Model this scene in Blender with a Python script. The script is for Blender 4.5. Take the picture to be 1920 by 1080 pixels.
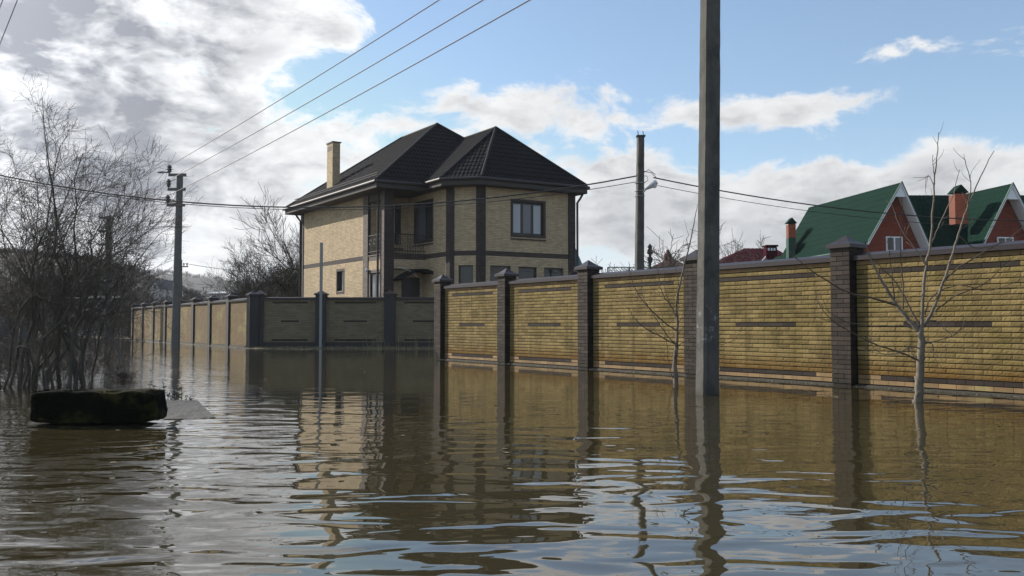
import bpy, bmesh, math, random
from mathutils import Vector
R=math.radians; PI=math.pi
random.seed(7)
S=bpy.context.scene; COL=S.collection
for o in list(bpy.data.objects): bpy.data.objects.remove(o)
# ------------------------------------------------------------------ camera
F=1650.0; CH=1.0; PITCH=math.atan(70/F); FH=F/math.cos(PITCH)
cam=bpy.data.cameras.new('camera'); co=bpy.data.objects.new('camera',cam); COL.objects.link(co)
cam.sensor_width=36; cam.lens=36*F/1920; cam.clip_end=6000; cam.clip_start=.05
co.location=(0,0,CH); co.rotation_euler=(PI/2+PITCH,0,0); S.camera=co
S.render.resolution_x=1024; S.render.resolution_y=576
# ------------------------------------------------------------------ sky + sun
SUN_AZ=62.0; SUN_EL=30.0        # degrees left of the view, degrees up
W=bpy.data.worlds.new('World'); S.world=W; W.use_nodes=True
nt=W.node_tree; nt.nodes.clear()
class NT:
    def __init__(s,t): s.t=t
    def n(s,ty,**k):
        x=s.t.nodes.new(ty)
        for a,b in k.items(): setattr(x,a,b)
        return x
    def link(s,a,b): s.t.links.new(a,b)
    def put(s,sock,v):
        if isinstance(v,bpy.types.NodeSocket): s.link(v,sock)
        elif v is not None: sock.default_value=v
    def m(s,op,a,b=None,c=None,clamp=False):
        x=s.n('ShaderNodeMath',operation=op,use_clamp=clamp)
        s.put(x.inputs[0],a); s.put(x.inputs[1],b); s.put(x.inputs[2],c); return x.outputs[0]
    def vm(s,op,a,b=None):
        x=s.n('ShaderNodeVectorMath',operation=op); s.put(x.inputs[0],a); s.put(x.inputs[1],b); return x.outputs[0]
    def mr(s,v,a,b,c=0.,d=1.,smooth=True):
        x=s.n('ShaderNodeMapRange',interpolation_type='SMOOTHSTEP' if smooth else 'LINEAR')
        s.put(x.inputs[0],v)
        for i,q in enumerate((a,b,c,d)): s.put(x.inputs[i+1],q)
        return x.outputs[0]
    def mix(s,f,a,b,bt='MIX'):
        x=s.n('ShaderNodeMix',data_type='RGBA',blend_type=bt); s.put(x.inputs[0],f)
        for i,q in ((6,a),(7,b)):
            if isinstance(q,tuple) and len(q)==3: q=q+(1,)
            s.put(x.inputs[i],q)
        return x.outputs[2]
    def noise(s,vec,scale,detail=4,rough=.5,dist=0.,col=False):
        x=s.n('ShaderNodeTexNoise'); s.put(x.inputs['Vector'],vec); x.inputs['Scale'].default_value=scale
        x.inputs['Detail'].default_value=detail; x.inputs['Roughness'].default_value=rough
        x.inputs['Distortion'].default_value=dist
        return x.outputs['Color' if col else 'Fac']
    def xyz(s,x_,y_,z_):
        x=s.n('ShaderNodeCombineXYZ'); s.put(x.inputs[0],x_); s.put(x.inputs[1],y_); s.put(x.inputs[2],z_); return x.outputs[0]
    def sep(s,v):
        x=s.n('ShaderNodeSeparateXYZ'); s.put(x.inputs[0],v); return x.outputs
g=NT(nt)
sky=g.n('ShaderNodeTexSky',sky_type='NISHITA'); sky.sun_disc=False
sky.sun_elevation=R(SUN_EL); sky.sun_rotation=R(-SUN_AZ); sky.air_density=1.0; sky.dust_density=.35; sky.ozone_density=2.0
SKY_STR=.12
tc=g.n('ShaderNodeTexCoord').outputs['Generated']
d=g.sep(tc)
az=g.m('MULTIPLY',g.m('ARCTAN2',d[0],d[1]),180/PI)
el=g.m('MULTIPLY',g.m('ARCSINE',d[2]),180/PI)
def p2ae(px,py):
    a=math.atan((px-960)/FH); return math.degrees(a), math.degrees(math.atan((610-py)/FH*math.cos(a)))
# clouds: direction-space noise plus soft blobs where the day's clouds stand
BL=[(90,120,330,175,.86),(330,200,170,90,.75),(60,300,160,90,.75),(450,55,100,60,.85),(640,50,48,24,.95),(300,330,220,60,.6),(570,255,60,38,.5),(430,300,90,60,.45),
    (1030,190,210,72,1.05),(930,165,70,35,.4),(740,228,80,34,.85),(1140,290,90,30,.35),(1300,340,260,50,.72),(1520,380,190,50,.75),(1360,220,110,38,.6),(1560,195,130,22,.9),(1650,165,40,13,.4),
    (1690,92,62,24,.85),(1468,102,13,17,.4),(1870,310,130,55,.9),(1750,360,120,40,.6),(1250,435,340,50,.78),(1500,425,250,50,.6),(1120,400,120,60,.5),(450,430,150,75,.65),(480,360,70,30,.3),(600,320,50,40,.3),
    (-300,200,280,240,.8),(150,480,260,60,.5),(2200,330,220,70,.8),(150,-190,520,170,.9),(620,-260,260,120,.7),(-500,-100,300,250,.8),(1800,430,300,50,.55)]
HOLE=[(290,30,55,32,-.6),(540,150,60,70,-.6),(20,270,40,18,-.3),(420,150,30,20,-.3),(1180,262,150,20,-.45),(1320,120,200,60,-.5),(820,260,70,25,-.3),(900,70,250,60,-.5),(1450,60,420,70,-.8),(780,100,80,110,-.5),(660,170,70,50,-.5),(960,60,200,60,-.7),(1800,210,180,45,-.6),(1560,265,110,25,-.35),(350,20,60,40,-.35),(390,420,50,60,-.25),(1240,250,60,24,-.4)]
tot=None
for (px,py,rx,ry,w) in BL+HOLE:
    a,e=p2ae(px,py); ra=rx/FH*180/PI; re=ry/FH*180/PI
    u=g.m('MULTIPLY_ADD',az,1/(ra*1.15),-a/(ra*1.15)); v=g.m('MULTIPLY_ADD',el,1/(re*1.15),-e/(re*1.15))
    q=g.m('MULTIPLY_ADD',v,v,g.m('MULTIPLY',u,u))
    k=g.m('POWER',.3679,q); tot=g.m('MULTIPLY',k,w) if tot is None else g.m('MULTIPLY_ADD',k,w,tot)
# outside the frame the sky goes on with scattered cloud
outm=g.mr(g.m('ABSOLUTE',az),34,60,0,.14); upm=g.mr(el,22,32,0,.14)
tot=g.m('ADD',tot,g.m('MAXIMUM',outm,upm)); tot=g.m('MULTIPLY',g.m('MINIMUM',tot,1.25),.85)
def density(dy,det):
    vec=g.xyz(g.m('DIVIDE',az,5.5),g.m('MULTIPLY_ADD',el,1/2.9,dy/2.9),0.)
    n1=g.noise(vec,1.0,det,.62,.35)
    return g.m('ADD',g.m('SUBTRACT',tot,.20),g.m('MULTIPLY',g.m('SUBTRACT',n1,.5),3.7))
dn=density(0.,9); dn_up=density(1.6,4)
mask=g.mr(dn,-.12,.45)
thick=g.mr(g.m('ADD',g.m('MULTIPLY',dn,.35),g.m('MULTIPLY',dn_up,.75)),.0,1.35)
left=g.mr(az,-12,-24,.38,1.)
grey=g.m('MULTIPLY',thick,left)
lowh=g.mr(el,2.,9.,1.,.25)
greyl=g.m('MAXIMUM',grey,g.m('MULTIPLY',g.m('MULTIPLY',thick,lowh),.85))
sn=g.mr(g.noise(g.xyz(g.m('DIVIDE',az,3.4),g.m('DIVIDE',el,1.5),3.),1.,5,.6,.2),.42,.70,0.,.30)
greyl=g.m('ADD',greyl,g.m('MULTIPLY',sn,g.mr(dn,.15,.6)),clamp=True)
ccol=g.mix(greyl,(.66,.665,.67),(.16,.17,.195))
# brighter, backlit cloud towards the sun
sd=g.m('COSINE',g.m('MULTIPLY',g.m('ADD',az,SUN_AZ),PI/180))
glow=g.mr(g.m('ADD',az,0.),-60,-5,1.25,.98)
ccol=g.mix(1.,ccol,g.xyz(glow,glow,glow),'MULTIPLY')
prox=g.n('ShaderNodeVectorMath',operation='DOT_PRODUCT'); g.link(tc,prox.inputs[0]); prox.inputs[1].default_value=(-math.sin(R(SUN_AZ))*math.cos(R(SUN_EL)),math.cos(R(SUN_AZ))*math.cos(R(SUN_EL)),math.sin(R(SUN_EL)))
pg=g.m('MULTIPLY_ADD',g.m('POWER',g.m('MAXIMUM',prox.outputs['Value'],0.),7.),2.6,1.)
ccol=g.mix(1.,ccol,g.xyz(pg,pg,pg),'MULTIPLY')
skyc=g.mix(1.,sky.outputs[0],(SKY_STR*.98,SKY_STR*1.02,SKY_STR*1.02),'MULTIPLY')
hz=g.mr(el,0.,8.,.6,0.)
skyc=g.mix(hz,skyc,(.52,.57,.62))
skyc=g.mix(1.,skyc,(.58,.62,.66),'DARKEN')
skyc=g.mix(.10,skyc,(.44,.47,.51))
fin=g.mix(mask,skyc,ccol)
bg=g.n('ShaderNodeBackground'); g.put(bg.inputs[0],fin); bg.inputs[1].default_value=1.0
out=g.n('ShaderNodeOutputWorld'); g.link(bg.outputs[0],out.inputs[0])
sl=bpy.data.lights.new('sun','SUN'); sl.energy=4.7; sl.angle=R(.6); sl.color=(1,.93,.82)
so=bpy.data.objects.new('sun',sl); COL.objects.link(so)
sv=Vector((-math.sin(R(SUN_AZ))*math.cos(R(SUN_EL)),math.cos(R(SUN_AZ))*math.cos(R(SUN_EL)),math.sin(R(SUN_EL))))
so.rotation_euler=sv.to_track_quat('Z','Y').to_euler(); so.location=(-30,20,30)
S.view_settings.view_transform='Standard'; S.view_settings.look='None'
S.view_settings.gamma=1; S.view_settings.exposure=0.5
S.render.engine='CYCLES'
# ------------------------------------------------------------------ helpers
def ray(px,py):
    x=px-960; z=540-py; c,s=math.cos(PITCH),math.sin(PITCH)
    return Vector((x,F*c-z*s,F*s+z*c))
def at(px,py,Y):
    r=ray(px,py); t=Y/r.y; return Vector((r.x*t,Y,CH+r.z*t))
class MB:
    def __init__(s): s.v=[]; s.f=[]
    def face(s,pts):
        i=len(s.v); s.v+= [tuple(p) for p in pts]; s.f.append(tuple(range(i,i+len(pts))))
    def hexa(s,p,skip=()):
        i=len(s.v); s.v+=[tuple(q) for q in p]
        for k,f in enumerate(((0,3,2,1),(4,5,6,7),(0,1,5,4),(1,2,6,5),(2,3,7,6),(3,0,4,7))):
            if k not in skip: s.f.append(tuple(i+j for j in f))
    def fbox(s,fr,a0,a1,b0,b1,z0,z1,skip=()):
        s.hexa([fr.p(a0,b0,z0),fr.p(a1,b0,z0),fr.p(a1,b1,z0),fr.p(a0,b1,z0),fr.p(a0,b0,z1),fr.p(a1,b0,z1),fr.p(a1,b1,z1),fr.p(a0,b1,z1)],skip)
    def box(s,x0,x1,y0,y1,z0,z1): s.fbox(ID,x0,x1,y0,y1,z0,z1)
    def tube(s,pts,rad,n=6,cap=True):
        pts=[Vector(p) for p in pts]; i0=len(s.v); N=len(pts)
        if not isinstance(rad,(list,tuple)): rad=[rad]*N
        t=(pts[1]-pts[0]).normalized(); ref=Vector((0,0,1)) if abs(t.z)<.9 else Vector((1,0,0))
        u=t.cross(ref).normalized()
        for k,p in enumerate(pts):
            t=(pts[min(k+1,N-1)]-pts[max(k-1,0)])
            if t.length<1e-9: t=Vector((0,0,1))
            t.normalize(); u=(u-t*u.dot(t)); 
            if u.length<1e-6: u=t.orthogonal()
            u.normalize(); w=t.cross(u)
            for j in range(n):
                a=2*PI*j/n; s.v.append(tuple(p+(u*math.cos(a)+w*math.sin(a))*rad[k]))
        for k in range(N-1):
            for j in range(n):
                a=i0+k*n+j; b=i0+k*n+(j+1)%n; s.f.append((a,b,b+n,a+n))
        if cap and n>2:
            s.f.append(tuple(i0+j for j in reversed(range(n)))); s.f.append(tuple(i0+(N-1)*n+j for j in range(n)))
    def lathe(s,c,prof,n=12,ax=(0,0,1)):
        c=Vector(c); ax=Vector(ax).normalized(); u=ax.orthogonal().normalized(); w=ax.cross(u); i0=len(s.v)
        for (h,r) in prof:
            for j in range(n):
                a=2*PI*j/n; s.v.append(tuple(c+ax*h+(u*math.cos(a)+w*math.sin(a))*r))
        for k in range(len(prof)-1):
            for j in range(n):
                a=i0+k*n+j; b=i0+k*n+(j+1)%n; s.f.append((a,b,b+n,a+n))
        s.f.append(tuple(i0+j for j in reversed(range(n)))); s.f.append(tuple(i0+(len(prof)-1)*n+j for j in range(n)))
    def build(s,name,mat,parent=None,root=None,smooth=False):
        me=bpy.data.meshes.new(name); o_=Vector((0,0,0)) if root is None else Vector(root.location)
        me.from_pydata([(v[0]-o_.x,v[1]-o_.y,v[2]-o_.z) for v in s.v],[],s.f)
        if mat is not None: me.materials.append(mat)
        if smooth:
            for p in me.polygons: p.use_smooth=True
        o=bpy.data.objects.new(name,me); COL.objects.link(o)
        if parent is not None: o.parent=parent
        return o
class Fr:
    """plan frame: u to the viewer's right along a wall, v away from the viewer"""
    def __init__(s,o,u): s.o=Vector((o[0],o[1],0)); s.u=Vector((u[0],u[1],0)).normalized(); s.v=Vector((-s.u.y,s.u.x,0))
    def p(s,a,b,z): q=s.o+s.u*a+s.v*b; return Vector((q.x,q.y,z))
    def hit(s,px,py=610,b=0.):   # where the sight line meets the wall plane
        r=ray(px,py); o=s.p(0,b,0); C=Vector((0,0,CH)); t=(o-C).dot(s.v)/r.dot(s.v); q=C+r*t
        return (q-o).dot(s.u), q.z
    def ang(s): return math.atan2(s.u.y,s.u.x)
ID=Fr((0,0),(1,0))
def tag(o,label=None,cat=None,group=None,kind=None):
    for k,v in (('label',label),('category',cat),('group',group),('kind',kind)):
        if v: o[k]=v
    return o
def thing(name,label,cat,loc,group=None):
    o=bpy.data.objects.new(name,None); COL.objects.link(o); o.location=loc; o.empty_display_size=.2
    return tag(o,label,cat,group)
def struct(o): o['kind']='structure'; return o
def stuff(o): o['kind']='stuff'; return o
# ------------------------------------------------------------------ materials
def mat(name,col,rough=.8,var=.15,scale=6.,bump=0.,bscale=30.,metal=0.,spec=.5,island=0.,col2=None,c2scale=2.,c2=(.5,.65),grime=None,streak=0.):
    m=bpy.data.materials.new(name); m.use_nodes=True; t=m.node_tree; h=NT(t); b=t.nodes['Principled BSDF']
    pos=h.n('ShaderNodeNewGeometry').outputs['Position']
    n=h.noise(pos,scale,5,.6)
    c=h.mix(n,tuple(x*(1-var) for x in col),tuple(min(1,x*(1+var)) for x in col))
    if col2: 
        f=h.mr(h.noise(pos,c2scale,5,.65),c2[0],c2[1]); c=h.mix(f,c,col2)
    if island:
        ri=h.n('ShaderNodeNewGeometry').outputs['Random Per Island']
        oi=h.n('ShaderNodeObjectInfo').outputs['Random']
        q=h.m('FRACT',h.m('ADD',ri,oi)); q=h.mr(q,0,1,1-island,1+island,False)
        c=h.mix(1.,c,h.xyz(q,q,q),'MULTIPLY')
    if grime:   # (colour, z low, z high, strength): dirt line that stays with the wall
        z=h.sep(pos)[2]; zz=h.m('ADD',z,h.m('MULTIPLY',h.m('SUBTRACT',h.noise(pos,3.,4,.6),.5),.35))
        f=h.mr(zz,grime[1],grime[2],grime[3],0.); c=h.mix(f,c,grime[0])
    if streak:   # rain runs down the face
        mp=h.n('ShaderNodeMapping'); h.put(mp.inputs[0],pos); mp.inputs['Scale'].default_value=(3.2,3.2,.35)
        f=h.mr(h.noise(mp.outputs[0],1.6,5,.65,.4),.46,.70,0.,streak); c=h.mix(f,c,tuple(x*.38 for x in col))
    h.put(b.inputs['Base Color'],c); b.inputs['Roughness'].default_value=rough; b.inputs['Metallic'].default_value=metal
    b.inputs['Specular IOR Level'].default_value=spec
    if bump:
        bn=h.n('ShaderNodeBump'); bn.inputs['Strength'].default_value=1.; bn.inputs['Distance'].default_value=bump
        h.put(bn.inputs['Height'],h.noise(pos,bscale,4,.6)); h.link(bn.outputs[0],b.inputs['Normal'])
    return m
M={}
M['rough']=mat('split_face_brick',(.195,.145,.062),.95,.3,2.2,.005,34,island=.24,spec=.2,col2=(.145,.110,.040),c2scale=1.3,c2=(.45,.7),grime=((.12,.06,.012),.12,.55,.9),streak=.55)
M['light']=mat('smooth_buff_brick',(.21,.135,.062),.85,.15,5,.001,60,island=.2,col2=(.24,.2,.08),c2scale=3,c2=(.55,.75),streak=.5)
M['dark']=mat('dark_brown_brick',(.028,.021,.018),.8,.2,5,.001,60,island=.3,spec=.2)
M['pillar']=mat('pillar_brown_brick',(.036,.027,.022),.85,.2,5,.001,60,island=.45,spec=.3,grime=((.02,.017,.012),.05,.30,.8),streak=.4)
M['mortar']=mat('dark_mortar',(.013,.010,.009),.95,.2,20)
M['farbuff']=mat('buff_fence_brick',(.125,.082,.032),.9,.2,3,island=.16,col2=(.2,.17,.06),c2scale=.8,c2=(.5,.7))
M['shadebuff']=mat('shaded_side_buff_brick',(.15,.125,.076),.85,.2,3,island=.16,grime=((.05,.05,.03),.1,.45,.8))  # greyer copy of the fence buff for its shaded side, shade put into colour
M['fardark']=mat('charcoal_pillar_render',(.026,.025,.026),.8,.15,6)
M['hbuff']=mat('tan_house_brick',(.43,.335,.21),.85,.2,.7,island=.16,streak=.22)
M['hmortar']=mat('grey_brown_mortar',(.17,.13,.09),.95,.1)
M['hbrown']=mat('brown_trim_brick',(.038,.028,.026),.8,.15,5,island=.3)
M['hbrownm']=mat('brown_trim_mortar',(.03,.024,.022),.9,.1)
M['greypil']=mat('sunlit_brown_trim_brick',(.12,.098,.087),.8,.15,5,island=.25)  # lighter copy of the brown trim for sunlit faces, sunlight put into colour
M['coping']=mat('brown_sheet_metal',(.020,.014,.017),.42,.12,3,.0006,6,spec=.35)
M['roof']=mat('dark_brown_metal_tile',(.009,.009,.011),.75,.2,1.5,spec=.08)
M['ridge']=mat('ridge_cap_metal',(.012,.012,.014),.6,.1,spec=.2)
M['gutter']=mat('gutter_metal',(.04,.036,.038),.55,.1,spec=.3)
M['black']=mat('black_frame_paint',(.012,.012,.014),.4,.1)
M['iron']=mat('wrought_iron',(.02,.019,.02),.5,.1)
M['soffit']=mat('brown_soffit',(.04,.033,.03),.7,.1)
M['green']=mat('dark_green_metal_roof',(.003,.020,.0135),.85,.25,1.5,spec=.08)
M['greend']=mat('dark_green_metal_trim',(.009,.05,.035),.5,.1)
M['red']=mat('red_brick',(.20,.042,.022),.85,.15,3,island=.2)
M['redm']=mat('red_mortar',(.16,.06,.04),.9,.1)
M['orange']=mat('orange_chimney_brick',(.36,.095,.045),.85,.15,3,island=.2)
M['white']=mat('white_board_paint',(.72,.75,.78),.6,.05)
M['whitef']=mat('white_window_frame',(.75,.76,.78),.4,.05)
M['maroon']=mat('maroon_metal_roof',(.04,.004,.010),.9,.15,2,spec=.08)
M['redroof']=mat('brown_red_roof',(.075,.025,.025),.7,.2,2)
M['teal']=mat('teal_grey_cladding',(.10,.19,.20),.6,.1,2)
M['navy']=mat('dark_blue_cladding',(.02,.035,.06),.6,.1,2)
M['concrete']=mat('weathered_pole_concrete',(.082,.079,.071),.9,.45,5,.006,30,col2=(.04,.038,.034),c2scale=2.2,c2=(.5,.72),grime=((.022,.02,.016),-.1,.16,.9),streak=.6)
M['concrete2']=mat('distant_pole_concrete',(.11,.11,.105),.9,.2,4)
M['wet']=mat('wet_concrete',(.045,.044,.040),.7,.3,8,.004,30,col2=(.04,.04,.036),c2scale=6)
M['plinth']=mat('concrete_plinth',(.055,.05,.04),.9,.3,9,.005,20)
M['steel']=mat('grey_steel',(.22,.23,.235),.5,.15,3,metal=.4)
M['wire']=mat('wire_dark',(.02,.02,.022),.6,.1)
M['alu']=mat('bare_aluminium_wire',(.10,.10,.11),.5,.1)
M['ceramic']=mat('insulator_glass',(.05,.07,.065),.2,.1)
M['lamp']=mat('lamp_housing',(.42,.44,.46),.4,.1)
M['lampglass']=mat('lamp_bowl',(.55,.57,.58),.25,.05)
M['bark']=mat('pale_sapling_bark',(.145,.122,.095),.85,.45,25,.004,60,col2=(.09,.07,.05),c2scale=9,c2=(.5,.65))
M['twig']=mat('dark_twig_bark',(.055,.042,.032),.9,.2,8)
M['twigg']=mat('sapling_twig_bark',(.08,.062,.045),.9,.25,8)
M['willow']=mat('willow_bark',(.075,.064,.052),.9,.3,6)
M['thicket']=mat('thicket_stems',(.06,.048,.036),.9,.3,3)
M['fartree']=mat('far_bare_tree_bark',(.075,.062,.05),.9,.25,3)
M['ever']=mat('evergreen_shrub',(.045,.05,.028),.9,.4,4,island=.4)
M['moss']=mat('dark_wet_moss',(.005,.0055,.0035),.98,.5,14,.015,22,col2=(.03,.028,.008),c2scale=4,spec=.1)
M['mosst']=mat('green_brown_moss_tufts',(.009,.010,.004),.98,.5,9,island=.5,spec=.1)
M['grass']=mat('dead_grass',(.17,.15,.07),.9,.3,5,island=.4)
M['weed']=mat('dead_weed_stem',(.04,.035,.022),.9,.2,5)
M['ground']=mat('muddy_ground',(.07,.058,.035),.95,.3,1.5,.01,6)
M['hill']=mat('wooded_hill',(.045,.043,.036),1.,.35,.08,col2=(.03,.035,.03),c2scale=.02)
M['hillfar']=mat('far_wooded_hill',(.018,.020,.020),1.,.3,.03)
M['pale']=mat('pale_plaster',(.42,.41,.40),.9,.12,.8)
M['snowroof']=mat('light_sheet_roof',(.62,.64,.66),.35,.08,1)
M['greyroof']=mat('grey_slate_roof',(.06,.062,.065),.7,.1,1)
M['litter']=mat('floating_leaf_litter',(.12,.09,.05),.9,.3,20,island=.5)
M['foam']=mat('pale_floating_scum',(.33,.31,.25),.9,.3,20,island=.5)
def glass(name,col=(.02,.024,.028),rough=.03):
    m=bpy.data.materials.new(name); m.use_nodes=True; b=m.node_tree.nodes['Principled BSDF']
    b.inputs['Base Color'].default_value=(*col,1); b.inputs['Roughness'].default_value=rough; b.inputs['IOR'].default_value=1.5
    b.inputs['Specular IOR Level'].default_value=.5; 
    h=NT(m.node_tree); bn=h.n('ShaderNodeBump'); bn.inputs['Distance'].default_value=.01; bn.inputs['Strength'].default_value=.3
    h.put(bn.inputs['Height'],h.noise(h.n('ShaderNodeNewGeometry').outputs['Position'],.9,1)); h.link(bn.outputs[0],b.inputs['Normal'])
    return m
M['glass']=glass('dark_window_glass')
M['curtain']=glass('window_glass_over_pale_curtain',(.30,.33,.37),.08)
M['greypane']=glass('window_glass_grey_curtain_and_reflection',(.10,.11,.13),.08)
# ------------------------------------------------------------------ water
def water_mat():
    m=bpy.data.materials.new('muddy_flood_water'); m.use_nodes=True; h=NT(m.node_tree); b=m.node_tree.nodes['Principled BSDF']
    pos=h.n('ShaderNodeNewGeometry').outputs['Position']; s=h.sep(pos)
    c=h.mix(h.noise(pos,.25,3,.5),(.030,.025,.012),(.042,.034,.016)); h.put(b.inputs['Base Color'],c)
    b.inputs['Roughness'].default_value=.015; b.inputs['IOR'].default_value=1.62
    # ripples: soft broad ones near the lens, finer wind ripples in patches further off
    def wav(sx,sy,rot,scale,det=1.,dist=.3):
        mp=h.n('ShaderNodeMapping'); h.put(mp.inputs[0],pos); mp.inputs['Rotation'].default_value=(0,0,R(rot)); mp.inputs['Scale'].default_value=(sx,sy,1)
        return h.noise(mp.outputs[0],scale,det,.45,dist)
    broad=wav(.48,1.,4,2.3,1.2,.8); mid=wav(.55,1.,-7,5.2,1.5,.5); fine=wav(.38,1.,3,13,2,.2)
    y=s[1]; x=s[0]
    nearf=h.mr(y,3.5,15.,1.,.10)
    # patch of wind ripples on the open water at left, calm in the lee of the wall
    lat=h.m('DIVIDE',x,h.m('MAXIMUM',y,1.)); leftm=h.mr(lat,-.25,-.34,0.,1.)
    band=h.m('MULTIPLY',h.mr(y,9.,14.,0,1),h.mr(y,26,40,1,0.)); pat=h.m('MULTIPLY',h.m('MULTIPLY',leftm,band),h.mr(wav(.25,1.,0,.5,2),.4,.6,.25,1.))
    centre=h.m('MULTIPLY',h.mr(lat,.02,-.10,0.05,.10),h.mr(y,9,20,0.,1.)); centre=h.m('MULTIPLY',centre,h.mr(y,30,38,1.,.15))
    hb=h.m('MULTIPLY',broad,h.m('MULTIPLY',nearf,h.mr(lat,-.15,-.4,.021,.036)))
    hm=h.m('MULTIPLY',mid,h.m('MULTIPLY',h.m('ADD',h.mr(y,3,13,.42,.06),h.m('MULTIPLY',h.mr(lat,-.22,-.38,0,1),h.mr(y,4,18,1.5,1.1))),.0085))
    hf=h.m('MULTIPLY',fine,h.m('ADD',h.m('MULTIPLY',h.m('MAXIMUM',pat,centre),.0048),.00028))
    tot=h.m('ADD',h.m('ADD',hb,hm),hf)
    bn=h.n('ShaderNodeBump'); bn.inputs['Strength'].default_value=1.; bn.inputs['Distance'].default_value=1.
    h.put(bn.inputs['Height'],tot); h.link(bn.outputs[0],b.inputs['Normal'])
    return m
w=MB(); w.face([(-900,-60,0),(900,-60,0),(900,900,0),(-900,900,0)]); struct(w.build('water',water_mat()))
gmb=MB(); gmb.face([(-1450,-70,-.6),(1450,-70,-.6),(1450,1230,-.6),(-1450,1230,-.6)]); struct(gmb.build('ground',M['ground']))
# ------------------------------------------------------------------ brick generator
def rough_face(mb,fr,a0,a1,z0,z1,b,nx=12,nz=3,amp=.0062,rnd=random):
    """a split stone face with its own relief, plus the four edges back into the joint"""
    i0=len(mb.v)
    for j in range(nz+1):
        for i in range(nx+1):
            e=(i in(0,nx)) or (j in (0,nz))
            d=0. if e else -rnd.uniform(.15,1.)*amp
            aa=a0+(a1-a0)*(i+(0 if i in(0,nx) else rnd.uniform(-.25,.25)))/nx; zz=z0+(z1-z0)*(j+(0 if j in(0,nz) else rnd.uniform(-.2,.2)))/nz
            mb.v.append(tuple(fr.p(aa,b+d,zz)))
    for j in range(nz):
        for i in range(nx):
            q=i0+j*(nx+1)+i; mb.f.append((q,q+1,q+nx+2,q+nx+1))
    k=len(mb.v); mb.v+=[tuple(fr.p(a,.0,z)) for a,z in ((a0,z0),(a1,z0),(a1,z1),(a0,z1))]
    c=(i0,i0+nx,i0+nz*(nx+1)+nx,i0+nz*(nx+1))
    for q in range(4): mb.f.append((c[q],k+q,k+(q+1)%4,c[(q+1)%4]))
def course(fr,mbs,a0,a1,z0,z1,c,p,kind,gap=.009,vgap=.006,proud=.02,holes=(),start_half=True,rough=False):
    rows=int(round((z1-z0)/c)); rnd=random.Random(int(a0*100)+rows)
    for r in range(rows):
        zb=z0+r*c+gap/2; zt=z0+(r+1)*c-gap/2; zm=(zb+zt)/2
        iv=[(a0,a1)]
        for (h0,h1,hz0,hz1) in holes:
            if hz0<zm<hz1:
                nv=[]
                for (s,e) in iv:
                    if h1<=s or h0>=e: nv.append((s,e)); continue
                    if h0>s: nv.append((s,h0))
                    if h1<e: nv.append((h1,e))
                iv=nv
        for (s,e) in iv:
            k=0; a=a0-(p/2 if (r%2 and start_half) else 0)
            while a<e-1e-4:
                x0=max(a,s); x1=min(a+p,e)
                if x1-x0>.025 and a+p>s:
                    kd=kind(r,rows,(x0+x1)/2,zm)
                    mb=mbs.setdefault(kd,MB())
                    if rough and kd=='rough': rough_face(mb,fr,x0+vgap/2,x1-vgap/2,zb,zt,-proud,rnd=rnd)
                    else: mb.fbox(fr,x0+vgap/2,x1-vgap/2,-proud-rnd.uniform(0,.002),0,zb,zt,skip=(4,))
                a+=p
def build_mbs(mbs,names,parent,root):
    for k,mb in mbs.items():
        if mb.f: stuff(mb.build(names.get(k,('bricks','hbuff'))[0],M[names.get(k,(0,k))[1]],parent,root))
def coping(fr,a0,a1,z,parent,root,half=(-.10,.24),h=.075,pk=.055):
    b=MB(); b0,b1=half; bm=(b0+b1)/2
    s=[(b0,z),(b0,z+h),(bm,z+h+pk),(b1,z+h),(b1,z)]
    L=[fr.p(a0,b_,z_) for b_,z_ in s]; Rr=[fr.p(a1,b_,z_) for b_,z_ in s]
    n=len(s)
    for i in range(n): j=(i+1)%n; b.face([L[i],Rr[i],Rr[j],L[j]])
    b.face(L[::-1]); b.face(Rr); return b.build('coping',M['coping'],parent,root)
def pillar_cap(fr,a,b,w,z,parent,root,h=.17,sk=.06):
    m=MB(); e=w/2+.055; q=[(a-e,b-e),(a+e,b-e),(a+e,b+e),(a-e,b+e)]
    lo=[fr.p(x,y,z-sk) for x,y in q]; hi=[fr.p(x,y,z) for x,y in q]; top=fr.p(a,b,z+h)
    i=len(m.v)
    for k in range(4): m.face([lo[k],lo[(k+1)%4],hi[(k+1)%4],hi[k]])
    e2=.6; q2=[(a-e*e2,b-e*e2),(a+e*e2,b-e*e2),(a+e*e2,b+e*e2),(a-e*e2,b+e*e2)]; md=[fr.p(x,y,z+h*.30) for x,y in q2]
    for k in range(4): m.face([hi[k],hi[(k+1)%4],md[(k+1)%4],md[k]]); m.face([md[k],md[(k+1)%4],top])
    m.face(lo[::-1]); return m.build('pillar_cap',M['coping'],parent,root)
C_=.0777; P_=.2738; NR=26; PW=.401; PF=.364
def near_kind(A0):
    def k(r,rows,a,z):
        i=(a-A0)/P_
        if r==0: return 'light'
        if r==1 : return 'dark' if 1.5<i<9.5 else 'light'
        if r==rows-1: return 'light'
        if r==rows-3: return 'dark' if 1.5<i<9.5 else 'rough'
        if r==12: return 'dark' if 3<i<8 else 'rough'
        return 'rough'
    return k
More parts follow.
